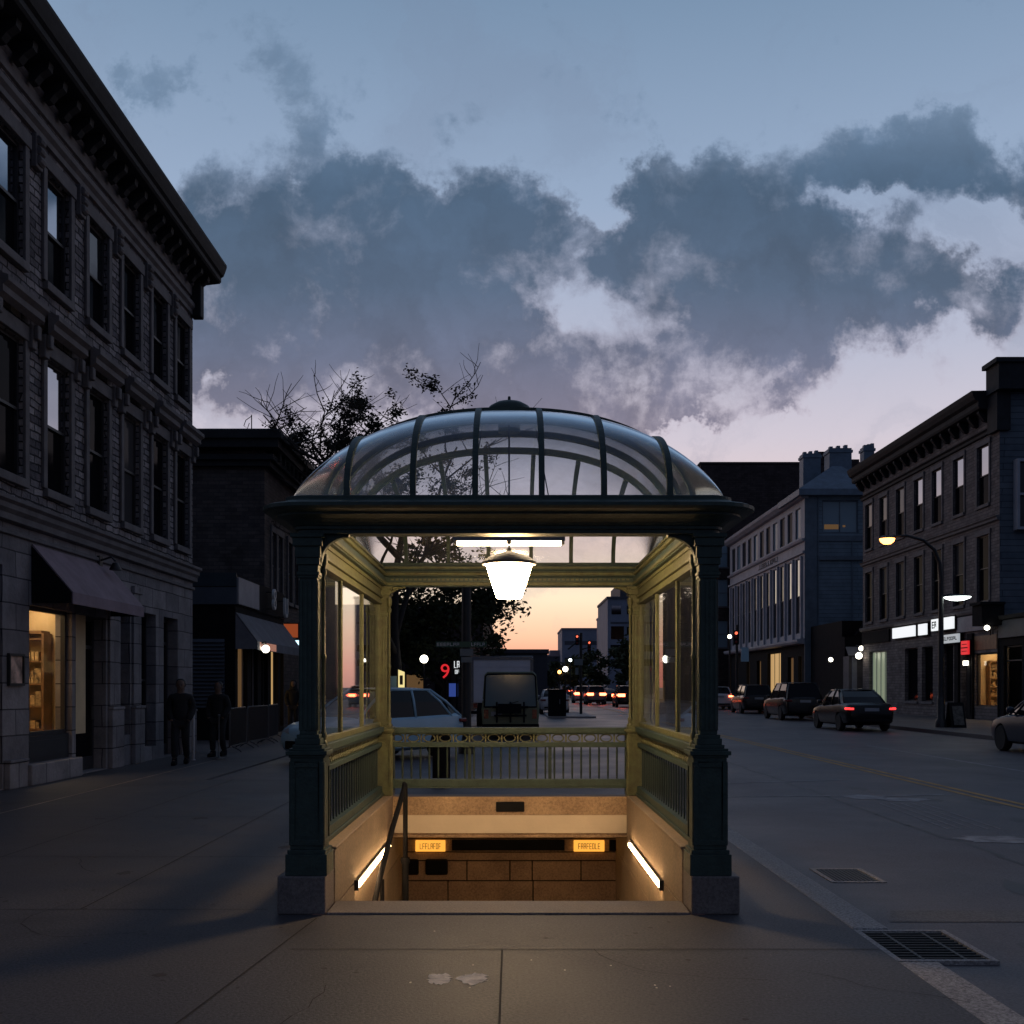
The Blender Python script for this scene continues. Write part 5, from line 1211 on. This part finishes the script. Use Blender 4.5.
    for y in wy:
        for s in (-1,1):
            x=s*(W/2-.11)
            ty=MB(); ty.lathe([(rw*.62,-.10),(rw*.93,-.105),(rw,-.07),(rw,.07),(rw*.93,.105),(rw*.62,.10)],(x,y,rw),26,'x'); wo=ty.build('wheel',M['tyre'],t,smooth=True,angle=40)
            ri=MB(); ri.lathe([(0,.03),(.05,.06),(.06,.075),(.0,.08)],(x,y,rw),12,'x') if s>0 else ri.lathe([(0,-.08),(.06,-.075),(.05,-.06),(0,-.03)],(x,y,rw),12,'x')
            ri.lathe([(rw*.60,-.09),(rw*.66,-.09),(rw*.66,.09),(rw*.60,.09)],(x,y,rw),24,'x')
            for k in range(5):
                a=2*PI*k/5; ri.tube([(x+s*.06,y+.03*math.cos(a),rw+.03*math.sin(a)),(x+s*.075,y+rw*.62*math.cos(a),rw+rw*.62*math.sin(a))],[.03,.022],6)
            ri.build('rim',M['rim'],wo,smooth=True,angle=40)
    hz=interp(top,.46)-.10; tz=interp(top,-.47)-.16
    for s in (-1,1):
        m=MB(); hx=W/2*.66; m.add([(s*(hx-.2),.497*L,hz),(s*(hx+.13),.478*L,hz+.02),(s*(hx+.2),.43*L,hz+.07),(s*(hx-.15),.485*L,hz+.10),(s*(hx-.2),.49*L,hz-.06),(s*(hx+.13),.48*L,hz-.05)],[(0,1,3),(1,2,3),(0,4,5,1)]); m.build('headlight',M['headoff'],t)
        m=MB(); wx=W/2*.90; m.box(s*(wx-.25*lampk),s*(wx-.02),-.505*L,-.47*L,tz-.05*lampk,tz+.05*lampk); m.box(s*(wx-.1),s*(wx+.075),-.492*L,-.44*L,tz-.035,tz+.045); m.build('taillight',M[tail],t,bevel=.02)
    if plate:
        m=MB(); m.box(-.26,.26,-.508*L,-.495*L,tz-.09,tz+.03); m.build('number_plate',M['plate'],t)
    m=MB(); m.box(-W/2*.72,W/2*.72,-.507*L,-.49*L,.36,.46); m.build('bumper',M['black'],t,bevel=.02); m=MB(); m.box(-W/2*.55,W/2*.55,.488*L,.5035*L,.30,.48); m.build('grille',M['black'],t,bevel=.02)
    return t
def place(t,x,y,rz=0,z=-.03): t.location=(x,y,z); t.rotation_euler=(0,0,rz)
place(make_car('parked_car','black saloon car with glowing red tail lights parked across the street','car','carblack','sedan',4.75,1.86,1.56,'taillit',group='cars parked along the far kerb',lampk=.75),13.05,42.4,R(1.0))
place(make_car('parked_car','large black off road car parked in front of the black saloon car','car','carblack','suv',4.95,1.98,1.86,'taildim',group='cars parked along the far kerb'),14.15,55.6,R(0.5))
place(make_car('parked_car','dark off road car behind the white car, third from the right edge','car','carblack','suv',4.8,1.92,1.78,'taildim',group='cars parked along the far kerb'),15.0,69.0,R(-1))
place(make_car('parked_car','white car with bright red tail light beside the right kiosk column','car','carwhite','suv',4.6,1.9,1.66,'tailfar',group='cars parked along the far kerb'),14.95,81,R(-1))
place(make_car('parked_car','navy saloon car cut off by the right edge of the photo','car','carnavy','sedan',4.8,1.88,1.47,'taildim',group='cars parked along the far kerb'),13.42,26.7,R(0))
place(make_car('blue_car','pale blue estate car turning behind the rear railing','car','carblue','hatch',4.3,1.80,1.62,'taildim',glass='carglass'),-3.1,24.9,R(140))
place(make_car('white_car','white car partly hidden by the black cabinet on the traffic island','car','carwhite','hatch',4.2,1.76,1.5,'taildim'),2.55,67.5,R(0))
# far traffic with glowing brake lights, their boxes oversized to stand in for glare
far=[('far_car','distant white car with one glowing brake light on the street','carwhite','suv',7.1,112),('far_car','distant tall dark car with blazing brake lights','cargrey','suv',7.75,103),('far_car','distant dark car between the tall car and the last dark car','carblack','sedan',9.3,108),('far_car','nearest distant dark car glowing orange by the rear kiosk post','carblack','suv',9.3,90)]
for n_,l_,p_,k_,x_,y_ in far:
    place(make_car(n_,l_,'car',p_,k_,4.6,1.9,1.75 if k_=='suv' else 1.45,'tailfar',group='cars queueing far down the street',plate=False,lampk=2.3),x_,y_)
place(make_car('far_car','tiny distant car far down the street above the black cabinet','car','cargrey','suv',4.6,1.9,1.7,'tailfar',group='cars queueing far down the street',plate=False,lampk=2.3),9.9,200)

# boxy olive van seen from behind
v=thing('olive_van','boxy olive green van with wide rear window behind the rear railing','van',(0,35,-.1))
x0,x1,yb,yf=-.92,.82,34.2,38.2; cx=(x0+x1)/2
q=MB(); q.prism([(x0+.0,.35),(x1,.35),(x1+.03,.9),(x1,1.2),(x0,1.2),(x0-.03,.9)],lambda u,w_,t:(u,t,w_),yb,yf+.9)
q.prism([(x0,1.201),(x1,1.201),(x1-.06,1.98),(x1-.16,2.08),(x0+.16,2.08),(x0+.06,1.98)],lambda u,w_,t:(u,t,w_),yb+.02,yf-.6); q.build('body',M['olive'],v,bevel=.04)
q=MB(); q.prism([(x0+.06,.98),(x1-.06,.98),(x1-.09,1.92),(x1-.16,2.0),(x0+.16,2.0),(x0+.09,1.92)],lambda u,w_,t:(u,t,w_),yb-.012,yb+.02); q.build('rear_window',M['tealglass'],v)
q=MB()
pts=[(x0+.06,.98),(x1-.06,.98),(x1-.09,1.92),(x1-.16,2.0),(x0+.16,2.0),(x0+.09,1.92),(x0+.06,.98)]
q.tube([(a,yb-.012,c_) for a,c_ in pts],.028,6); q.build('window_rubber',M['black'],v)
for s in (x0+.12,x1-.12):
    q=MB(); q.box(s-.07,s+.07,yb-.03,yb+.01,.62,.9); q.build('taillight',M['taildim'],v)
    for y in (35.0,37.9):
        q=MB(); q.lathe([(0,-.1),(.33,-.1),(.36,-.05),(.36,.05),(.33,.1),(0,.1)],(s,y,.26),24,'x'); q.build('wheel',M['tyre'],v,smooth=True,angle=40)
q=MB(); q.box(x0-.02,x1+.02,yb-.1,yb+.02,.3,.45); q.build('bumper',M['black'],v,bevel=.02)
q=MB()
for s in (-.42,.0,.42): q.tube([(cx+s,yb-.03,1.12),(cx+s,yb-.2,1.02),(cx+s,yb-.22,.5)],.028,6)
q.tube([(cx-.55,yb-.22,.98),(cx+.55,yb-.22,.98)],.035,8); q.tube([(cx-.5,yb-.24,.72),(cx+.5,yb-.24,.72)],.03,8); q.box(cx-.38,cx+.34,yb-.3,yb-.18,.78,1.08); q.build('rear_rack',M['black'],v)
q=MB(); q.tube([(cx-.2,yb-.03,1.03),(cx+.25,yb-.03,1.16)],.012,6); q.build('wiper',M['black'],v)
q=MB(); q.box(cx-.6,cx-.25,yb-.02,yb,.7,.83); q.build('number_plate',M['plate'],v)
# grey box truck
v=thing('box_truck','grey box truck standing in front of the olive van','truck',(-.4,48,-.1))
q=MB(); q.box(-1.68,.86,45,50.5,.95,2.82); q.build('cargo_box',M['cargobox'],v,bevel=.03)
q=MB()
for k in range(5): q.box(-1.58,.76,44.975,44.998,1.05+.34*k,1.05+.34*k+.32)
q.build('roller_door',M['cargobox'],v)
for s in (-1.66,.78):
    q=MB(); q.box(s-.03,s+.09,44.94,44.999,.96,2.8); q.build('corner_post',M['cargrey'],v)
q=MB(); q.box(-1.63,.81,44.93,44.999,2.72,2.84); q.build('door_header',M['cargrey'],v)
q=MB(); q.box(-.47,-.35,44.93,44.974,1.1,1.35); q.tube([(-.41,44.95,1.2),(-.41,44.95,1.5)],.015,6); q.build('latch',M['steel'],v)
q=MB(); q.box(-1.7,.9,44.8,44.96,.5,.62); q.build('bumper',M['black'],v)
q=MB(); q.box(-.2,.3,44.78,44.8,.48,.60); q.build('number_plate',M['plate'],v)
q=MB(); q.box(-1.45,.95,49.5,51.4,2.83,3.0); q.build('roof_fairing',M['cargrey'],v,bevel=.05)
q=MB(); q.prism([(50.55,.5),(52.4,.5),(52.5,1.2),(52.0,2.4),(50.55,2.45)],lambda u,w_,t:(t,u,w_),-1.45,.65); q.build('cab',M['carwhite'],v,bevel=.05)
q=MB(); q.box(-1.4,-.9,45,52,.55,.94); q.box(.1,.6,45,52,.55,.94); q.build('chassis',M['black'],v)
for y in (46.6,51.4):
    for s in (-1.35,.55):
        q=MB(); q.lathe([(0,-.14),(.42,-.14),(.45,-.08),(.45,.08),(.42,.14),(0,.14)],(s,y,.35),24,'x'); q.build('wheel',M['tyre'],v,smooth=True,angle=40)
for s in (-1.5,.68):
    q=MB(); q.box(s-.08,s+.08,44.95,45,.75,.93); q.build('taillight',M['taildim'],v)

M['chalk']=mat('chalk_board_sheet',(.07,.065,.06),.8,.8,9,0,dirt=(.015,.015,.015))
# ---------------------------------------------------------------- street furniture
sp_=thing('sign_post','dark post carrying a green street name sign and two small pale signs','sign post',(-1.12,27,-.1))
q=MB(); q.tube([(-1.12,27,-.1),(-1.12,27,4.3)],.12,14); q.lathe([(0,-.1),(.2,-.1),(.2,.25),(.14,.35),(0,.35)],(-1.12,27,0),16); q.build('pole',M['blackmetal'],sp_,smooth=True,angle=40)
q=MB(); q.box(-1.86,-.62,26.84,26.87,2.57,2.71); a_=q.build('name_plate',M['signgreen'],sp_)
q=MB(); strokes(q,lambda s,d,z_:(s,26.84-d,z_),-1.84,-1.28,2.60,2.68,.001,.006,7,random.Random(2)); strokes(q,lambda s,d,z_:(s,26.84-d,z_),-1.0,-.66,2.60,2.68,.001,.006,5,random.Random(3)); q.build('lettering',M['signwhite'],a_)
q=MB(); q.box(-1.27,-.95,26.84,26.87,2.36,2.53); q.build('small_sign',M['signgrey'],sp_)
q=MB(); q.box(-1.24,-.98,26.84,26.87,2.20,2.33); q.build('small_sign',M['signgrey'],sp_)
b_=thing('litter_bin','black litter bin standing behind the rear railing','bin',(-1.15,17.9,0))
q=MB(); q.lathe([(0,.02),(.13,.02),(.145,.06),(.145,.75),(.155,.77),(.155,.84),(.13,.9),(.06,.93),(0,.93)],(-1.15,17.9,0),20); q.build('drum',M['black'],b_,smooth=True,angle=40)
q=MB(); q.lathe([(.146,.70),(.158,.70),(.158,.74),(.146,.74)],(-1.15,17.9,0),20); q.build('rim',M['blackmetal'],b_)
# street lamp on the right
lp=thing('street_lamp','tall dark street lamp with curved arm and glowing orange head across the street','street lamp',(15.95,40.9,.02))
q=MB(); pts=[(15.95,40.9,0),(15.95,40.9,1.0),(15.95,40.9,5.6),(15.9,40.9,6.2),(15.7,40.9,6.7),(15.3,40.9,7.05),(14.7,40.9,7.22),(14.2,40.9,7.2)]
q.tube(pts,[.13,.11,.085,.075,.065,.055,.05,.045],10); q.build('pole',M['blackmetal'],lp,smooth=True)
q=MB(); q.lathe([(0,0),(.2,0),(.2,.3),(.14,.4),(.14,1.1),(.11,1.2),(0,1.2)],(15.95,40.9,.02),14); q.build('base',M['blackmetal'],lp,smooth=True,angle=40)
q=MB(); q.lathe([(0,7.25),(.2,7.22),(.3,7.15),(.28,7.12),(0,7.12)],(13.95,40.9,0),18); q.tube([(14.2,40.9,7.2),(14.0,40.9,7.19)],.045,8); h_=q.build('lamp_head',M['blackmetal'],lp,smooth=True,angle=40)
q=MB(); q.lathe([(0,6.90),(.14,6.92),(.24,7.0),(.28,7.115),(0,7.118)],(13.95,40.9,0),18); q.build('lamp_glass',M['sodium'],h_,smooth=True,angle=50)
q=MB(); q.tube([(15.95,40.9,4.97),(16.3,40.9,5.05),(16.5,40.9,5.03)],.03,8); q.lathe([(0,5.06),(.3,5.03),(.5,4.95),(0,4.95)],(16.56,40.9,0),24); h_=q.build('lamp_head',M['blackmetal'],lp,smooth=True,angle=40)
q=MB(); q.lathe([(0,4.80),(.25,4.83),(.44,4.90),(.48,4.945),(0,4.948)],(16.56,40.9,0),24); q.build('lamp_glass',M['ledwhite'],h_,smooth=True,angle=50)
ab=thing('sandwich_board','dark sandwich board sign standing beside the street lamp base','sign board',(16.5,40.8,.02))
q=MB()
for s in (-1,1): q.prism([(s*.32,.02),(s*.32+s*.05,.02),(s*.08,1.03),(s*.03,1.03)],lambda u,w_,t:(16.45+t,40.8+u,w_),-.27,.27)
q.build('panels',M['black'],ab); q=MB(); q.prism([(-.345,.2),(-.33,.2),(-.10,.9),(-.115,.9)],lambda u,w_,t:(16.45+t,40.77+u,w_),-.19,.19); q.build('poster',M['chalk'],ab)
def signal(t,p,m_on,k_=1.0,on=0):
    q=MB(); q.box(p[0]-.16*k_,p[0]+.16*k_,p[1],p[1]+.22,p[2]-.5*k_,p[2]+.5*k_); h=q.build('signal_head',M['black'],t,bevel=.03)
    for k in range(3):
        z_=p[2]+(.31-.31*k)*k_; q=MB(); q.lathe([(0,-.03),(.09*k_,-.025),(.11*k_,0),(0,.01)],(p[0],p[1],z_),14,'y'); q.build('lens',M[m_on] if k==on else M['taildim'],h,smooth=True)
        q=MB(); q.tube([(p[0]+.12*k_*math.cos(R(a)),p[1]-.09,z_+.12*k_*math.sin(R(a))) for a in range(0,181,30)],.012,5); q.build('visor',M['black'],h)
tl=thing('traffic_light','traffic light glowing red on a pole before the pale panelled building','traffic light',(15.95,78,0))
q=MB(); q.tube([(15.95,78,0),(15.95,78,6.0)],.09,10); q.build('pole',M['blackmetal'],tl,smooth=True,angle=40); signal(tl,(15.85,77.75,5.1),'redsignal')
q=MB(); q.box(16.2,16.75,77.8,77.84,3.4,4.4); q.build('sign_plate',M['carblue'],tl)
tl=thing('traffic_light','slim traffic light post with angled arm rising from the traffic island','traffic light',(3.95,63,.06))
q=MB(); q.tube([(3.95,63,.06),(3.95,63,4.7)],.085,10); q.tube([(3.95,63,4.3),(3.6,62.9,4.1),(3.2,62.8,3.75)],.05,8); q.tube([(3.95,63,3.75),(4.35,63,3.85)],.04,8); q.build('pole',M['blackmetal'],tl,smooth=True,angle=40)
signal(tl,(3.72,62.85,4.3),'redsignal',.6); signal(tl,(4.42,62.9,3.95),'redsignal',.6)
q=MB(); q.box(3.55,4.05,62.86,62.89,2.85,3.2); q.build('sign_plate',M['signgrey'],tl)
q=MB(); q.box(3.62,3.8,62.86,62.89,2.3,2.7); q.build('sign_plate',M['signgrey'],tl)
ub=thing('utility_cabinet','black utility cabinet standing on the traffic island','cabinet',(2.4,58.4,.06))
q=MB(); q.box(1.92,2.86,58.0,58.9,.06,1.42); q.box(1.88,2.90,57.95,58.95,1.42,1.48); q.build('case',M['black'],ub,bevel=.02); q=MB(); q.box(2.5,2.54,57.97,57.999,.7,.95); q.build('handle',M['steel'],ub)
q=MB(); q.box(1.95,2.83,57.9,58.99,.0,.059); q.build('plinth',M['curb'],ub)
# crowd barriers of the patio
M['darksteel']=mat('dark_galvanised_steel',(.05,.05,.055),.45,.2,8,.1,60,metal=.4)
def barrier(x,y,rz,label):
    t=thing('patio_barrier',label,'barrier',(0,0,0),0,'barriers round the patio')
    q=MB(); l=2.1; q.tube([(0,-l/2,.14),(0,-l/2,1.0),(0,-l/2+.06,1.07),(0,l/2-.06,1.07),(0,l/2,1.0),(0,l/2,.14),(0,-l/2,.14)],.019,8); q.build('frame',M['darksteel'],t,smooth=True,angle=60)
    q=MB()
    for k in range(23): yy=-l/2+l*(k+1)/24; q.tube([(0,yy,.14),(0,yy,1.07)],.012,6)
    q.build('bars',M['blackmetal'],t)
    for s in (-l/2+.2,l/2-.2):
        q=MB(); q.tube([(-.25,s,.0),(-.2,s,.05),(0,s,.15),(.2,s,.05),(.25,s,.0)],.017,6); q.build('foot',M['darksteel'],t)
    t.location=(x,y,0); t.rotation_euler=(0,0,rz)
barrier(-6.95,27.9,R(3),'nearest metal patio barrier, beside the second person'); barrier(-7.0,30.3,R(-2),'middle metal patio barrier between two others'); barrier(-7.1,32.7,R(5),'farthest metal patio barrier, next to the kiosk column')
t=thing('bollard','thin white post beside the walking person in the dark jacket','bollard',(-6.95,24,0)); q=MB(); q.lathe([(0,0),(.05,0),(.05,.02),(.028,.03),(.028,.98),(.02,1.0),(0,1.0)],(-6.95,24.0,0),12); q.build('post',M['whitepost'],t,smooth=True,angle=40)
t=thing('rope_stand','thin dark stand with round foot in front of the second person','stand',(-6.45,24.6,0)); q=MB(); q.lathe([(0,0),(.16,0),(.16,.02),(.03,.04),(.016,.06),(.016,.93),(.03,.95),(.03,.99),(0,1.0)],(-6.5,24.4,0),14); q.build('post',M['steel'],t,smooth=True,angle=40)

# lamps far down the street
def post_lamp(label,x,y,z,r,m):
    t=thing('far_street_lamp',label,'street lamp',(x,y,0),group='lamps glowing far down the street')
    q=MB(); q.tube([(x,y,-.1),(x,y,z-r)],.08,8); q.build('pole',M['blackmetal'],t); q=MB(); q.lathe([(r*math.sin(PI*k/8),-r*math.cos(PI*k/8)) for k in range(9)],(x,y,z),12); q.build('globe',M[m],t,smooth=True)
post_lamp('brighter white lamp glowing before the distant trees above the cabinet',8.35,172,4.4,.42,'globe'); post_lamp('dimmer warm lamp left of the brighter far lamp',7.6,176,4.0,.30,'sodium'); post_lamp('pale lamp above and right of the brighter far lamp',8.9,168,5.7,.25,'ledwhite'); post_lamp('small white lamp beside the right rear kiosk post',15.9,140,5.0,.22,'globe'); post_lamp('small warm lamp on the dark building left of the panelled building',19.0,96,6.0,.18,'globe')

# ---------------------------------------------------------------- trees
def tree(name,label,x,y,h,crown,nleaf,lsz,leafm,seed,trunk_r=.2,bare=.0,levels=4,group=None,spread=1.0,first=.3,clump=.55,per=60):
    rr=random.Random(seed); t=thing(name,label,'tree',(x,y,0),0,group)
    tb=MB(); tips=[]
    def grow(p,d,l,r,lev):
        pts=[p]; q=Vector(p); dd=Vector(d); n=4
        for k in range(n):
            dd=(dd+Vector((rr.uniform(-.22,.22),rr.uniform(-.22,.22),rr.uniform(-.10,.16)))).normalized(); q=q+dd*l/n; pts.append(q.copy())
            if lev>=levels-2: tips.append(q.copy())
        tb.tube(pts,[r*(1-.55*k/n) for k in range(n+1)],7 if lev<2 else 5 if lev<3 else 3)
        if lev<levels:
            for k in range(rr.randint(3,4) if lev<3 else 3):
                u=rr.uniform(.35,1); i=min(int(u*n),n-1); base=pts[i].lerp(pts[i+1],u*n-i)
                a=rr.uniform(0,2*PI); tilt=rr.uniform(.45,1.0)*spread
                side=Vector((math.cos(a),math.sin(a),rr.uniform(-.1,.5))).normalized()
                grow(base,(dd*(1-tilt*.55)+side*tilt).normalized(),l*rr.uniform(.55,.8),max(r*.58,.014),lev+1)
    grow(Vector((x,y,-.05)),Vector((0,0,1)),h*first,trunk_r,0)
    # keep the branches inside the crown's outline
    c=Vector(crown[:3]); rad=Vector(crown[3:])
    tb.build('trunk',M['bark'],t,smooth=True)
    lf=MB(); rr2=random.Random(seed+1)
    inside=[p for p in tips if ((p.x-c.x)/rad.x)**2+((p.y-c.y)/rad.y)**2+((p.z-c.z)/rad.z)**2<1.3]
    centres=[]
    nc=max(12,int(nleaf/per))
    for k in range(nc):
        if inside and rr2.random()<.55: p=rr2.choice(inside)
        else:
            while True:
                w_=Vector((rr2.uniform(-1,1),rr2.uniform(-1,1),rr2.uniform(-1,1)))
                if .25<w_.length<1: break
            p=Vector((c.x+w_.x*rad.x,c.y+w_.y*rad.y,c.z+w_.z*rad.z))
            if bare: continue
        centres.append((p,rr2.uniform(.5,1.0)*clump))
    if not centres: centres=[(p,clump) for p in tips[:40]]
    for k in range(nleaf):
        p,s=rr2.choice(centres); q=p+Vector((rr2.gauss(0,s*.5),rr2.gauss(0,s*.5),rr2.gauss(0,s*.42)))
        a=Vector((rr2.gauss(0,1),rr2.gauss(0,1),rr2.gauss(0,.6))).normalized(); b=a.cross(Vector((rr2.gauss(0,1),rr2.gauss(0,1),rr2.gauss(0,1)))).normalized()
        u=a*lsz*rr2.uniform(.6,1.2); v_=b*lsz*.55*rr2.uniform(.6,1.2)
        lf.add([q-u,q+v_*.9-u*.1,q+u,q-v_*.9-u*.1],[(0,1,2,3)])
    lf.build('crown',M[leafm],t,fix=False)
    return t
tree('bare_tree','tall half bare tree with dark tufts of leaves rising behind the dome',-4.8,46,15,(-5.4,46,12.0,4.6,3.6,2.7),13000,.085,'leaf2',48,.26,bare=1,levels=5,first=.56,clump=.42,spread=1.15,per=20)
tree('leafy_tree','dense dark leafy tree seen through the subway entrance',-3.2,50,8.6,(-2.9,50,5.3,3.1,2.6,3.3),13000,.15,'leaf',5,.24,levels=3,first=.4,clump=.75)
for i,(x_,y_,h_,rx,lab) in enumerate(((13.6,172,8.6,3.6,'distant dark tree in front of the office tower'),(16.6,168,8.0,3.2,'distant tree with spiky top beside the rear kiosk post'),(10.9,178,7.2,2.6,'distant tree behind the slim traffic light post'),(7.0,215,7.0,3.0,'distant round tree above the white car'),(3.9,225,6.5,2.6,'distant small tree right of the grey truck'),(10.2,240,7.4,3.2,'farthest tree in front of the small dark block'))):
    tree('far_tree',lab,x_,y_,h_,(x_,y_,h_*.58,rx,rx,h_*.42),1500,.42,'leaf',40+i,.2,levels=2,group='trees far down the street',first=.5,clump=1.2)

# ---------------------------------------------------------------- people
def skin_mesh(verts,edges,radii,sub=2,root=0):
    me=bpy.data.meshes.new('skel'); me.from_pydata(verts,edges,[]); o=bpy.data.objects.new('skel',me); COL.objects.link(o)
    s=o.modifiers.new('s','SKIN'); s.branch_smoothing=.6
    for i,r in enumerate(radii):
        d=me.skin_vertices[0].data[i]; d.radius=(r,r) if not isinstance(r,tuple) else r; d.use_root=(i==root)
    u=o.modifiers.new('u','SUBSURF'); u.levels=sub; u.render_levels=sub
    m=eval_mesh(o); drop(o); m.polygons.foreach_set('use_smooth',[True]*len(m.polygons)); return m
def person(label,x,y,rz,h,stride,coat,hood=False):
    """walking figure in a dark jacket, hands pushed into the jacket pockets"""
    t=thing('person',label,'person',(0,0,0),0); k=h/1.75
    V=[(0,0,.93),(0,0,1.10),(0,0,1.28),(0,0,1.42),(0,.01,1.50),(0,.02,1.58),(0,.03,1.67),
       (.17,0,1.41),(.225,-.02,1.16),(.19,.12,.97),(.165,.17,.90),
       (-.17,0,1.41),(-.225,-.02,1.16),(-.19,.12,.97),(-.165,.17,.90),
       (.095,0,.88),(.10,.06+stride*.5,.50),(.10,stride*.9,.09),(.105,stride*.9+.15,.045),
       (-.095,0,.88),(-.10,.08-stride*.2,.50),(-.10,-stride*.9,.11),(-.105,-stride*.9+.15,.05)]
    E=[(0,1),(1,2),(2,3),(3,4),(4,5),(5,6),(3,7),(7,8),(8,9),(9,10),(3,11),(11,12),(12,13),(13,14),(0,15),(15,16),(16,17),(17,18),(0,19),(19,20),(20,21),(21,22)]
    Rr=[.14,.14,.155,.12,.055,.085,.095,.07,.05,.042,.04,.07,.05,.042,.04,.09,.062,.045,.04,.09,.062,.045,.04]
    me=skin_mesh([(a*k,b*k,c_*k) for a,b,c_ in V],E,[r*k for r in Rr]); me.materials.append(M['skin']); 
    o=bpy.data.objects.new('body',me); COL.objects.link(o); o.parent=t
    # jacket, trousers, shoes, hair as clothing over the body
    def cloth(name,vs,es,rs,m):
        mm=skin_mesh([(a*k,b*k,c_*k) for a,b,c_ in vs],es,[r*k if not isinstance(r,tuple) else (r[0]*k,r[1]*k) for r in rs]); mm.materials.append(M[m]); q=bpy.data.objects.new(name,mm); COL.objects.link(q); q.parent=t
    J=[(0,0,.86),(0,0,1.05),(0,0,1.28),(0,0,1.43),(0,.005,1.50),(.18,0,1.41),(.245,-.03,1.16),(.2,.13,.98),(.15,.16,.92),(-.18,0,1.41),(-.245,-.03,1.16),(-.2,.13,.98),(-.15,.16,.92)]
    cloth('jacket',J,[(0,1),(1,2),(2,3),(3,4),(3,5),(5,6),(6,7),(7,8),(3,9),(9,10),(10,11),(11,12)],[.19,.185,.19,.135,.085,.10,.08,.07,.06,.10,.08,.07,.06],coat)
    cloth('trousers',[V[0],V[15],V[16],(V[17][0],V[17][1],.13),V[19],V[20],(V[21][0],V[21][1],.14)],[(0,1),(1,2),(2,3),(0,4),(4,5),(5,6)],[.16,.115,.085,.07,.115,.085,.07],'trousers')
    for i in (17,21):
        a=V[i]; q=MB(); fy=a[1]; z0=0 if i==17 else .015
        q.prism([(-.07,z0),(.20,z0),(.235,z0+.03),(.20,z0+.075),(.07,z0+.10),(.03,z0+.15),(-.07,z0+.15)],lambda u,w_,tt:((a[0]+tt)*k,(fy+u)*k,w_*k),-.048,.048); q.build('shoe',M['black'],t,bevel=.015)
    q=MB(); q.lathe([(.0,1.52),(.055,1.545),(.08,1.60),(.088,1.66),(.08,1.72),(.05,1.755),(0,1.765)],(0,.018,0),18); q.lathe([(0,1.60),(.018,1.605),(.012,1.64),(0,1.65)],(0,.115,0),8)
    for s in (-1,1): q.lathe([(0,-.02),(.018,-.012),(.02,.01),(0,.025)],(s*.09,.01,1.64),8); 
    q.v=[(a*k,b*k,c_*k) for a,b,c_ in q.v]; q.build('head',M['skin'],t,smooth=True)
    q=MB()
    for s in (-1,1): q.lathe([(0,-.009),(.009,0),(0,.009)],(s*.032,.098,1.652),8)
    q.v=[(a*k,b*k,c_*k) for a,b,c_ in q.v]; q.build('eyes',M['black'],t)
    q=MB()
    if hood: q.lathe([(.0,1.80),(.07,1.79),(.115,1.72),(.125,1.62),(.13,1.52),(.15,1.45),(.0,1.44)],(0,-.035,0),20)
    else: q.lathe([(.0,1.785),(.055,1.775),(.092,1.735),(.099,1.68),(.092,1.62),(.07,1.58),(0,1.57)],(0,-.008,0),20)
    q.v=[(a*k,b*k if b<.06 or hood else .06*k,c_*k) for a,b,c_ in q.v]; q.build('hood' if hood else 'hair',M[coat] if hood else M['hair'],t,smooth=True)
    t.location=(x,y,0); t.rotation_euler=(0,0,rz)
person('person in dark jacket and dark trousers walking past the stone building',-6.85,22.75,R(190),1.74,.22,'cloth')
person('person in dark coat standing before the louvred shutter',-6.75,25.3,R(170),1.70,.10,'cloth')
person('person in dark hooded coat standing half hidden by the left kiosk column',-7.75,39.0,R(185),1.80,.08,'cloth',True)

# ---------------------------------------------------------------- render settings
sc.view_settings.view_transform='Standard'; sc.view_settings.look='None'; sc.view_settings.exposure=0; sc.view_settings.gamma=1; sc.view_settings.use_curve_mapping=False
sc.cycles.use_denoising=True; sc.cycles.max_bounces=10; sc.cycles.transparent_max_bounces=24; sc.cycles.diffuse_bounces=4; sc.cycles.glossy_bounces=5
sc.cycles.sample_clamp_indirect=6; sc.cycles.use_light_tree=True
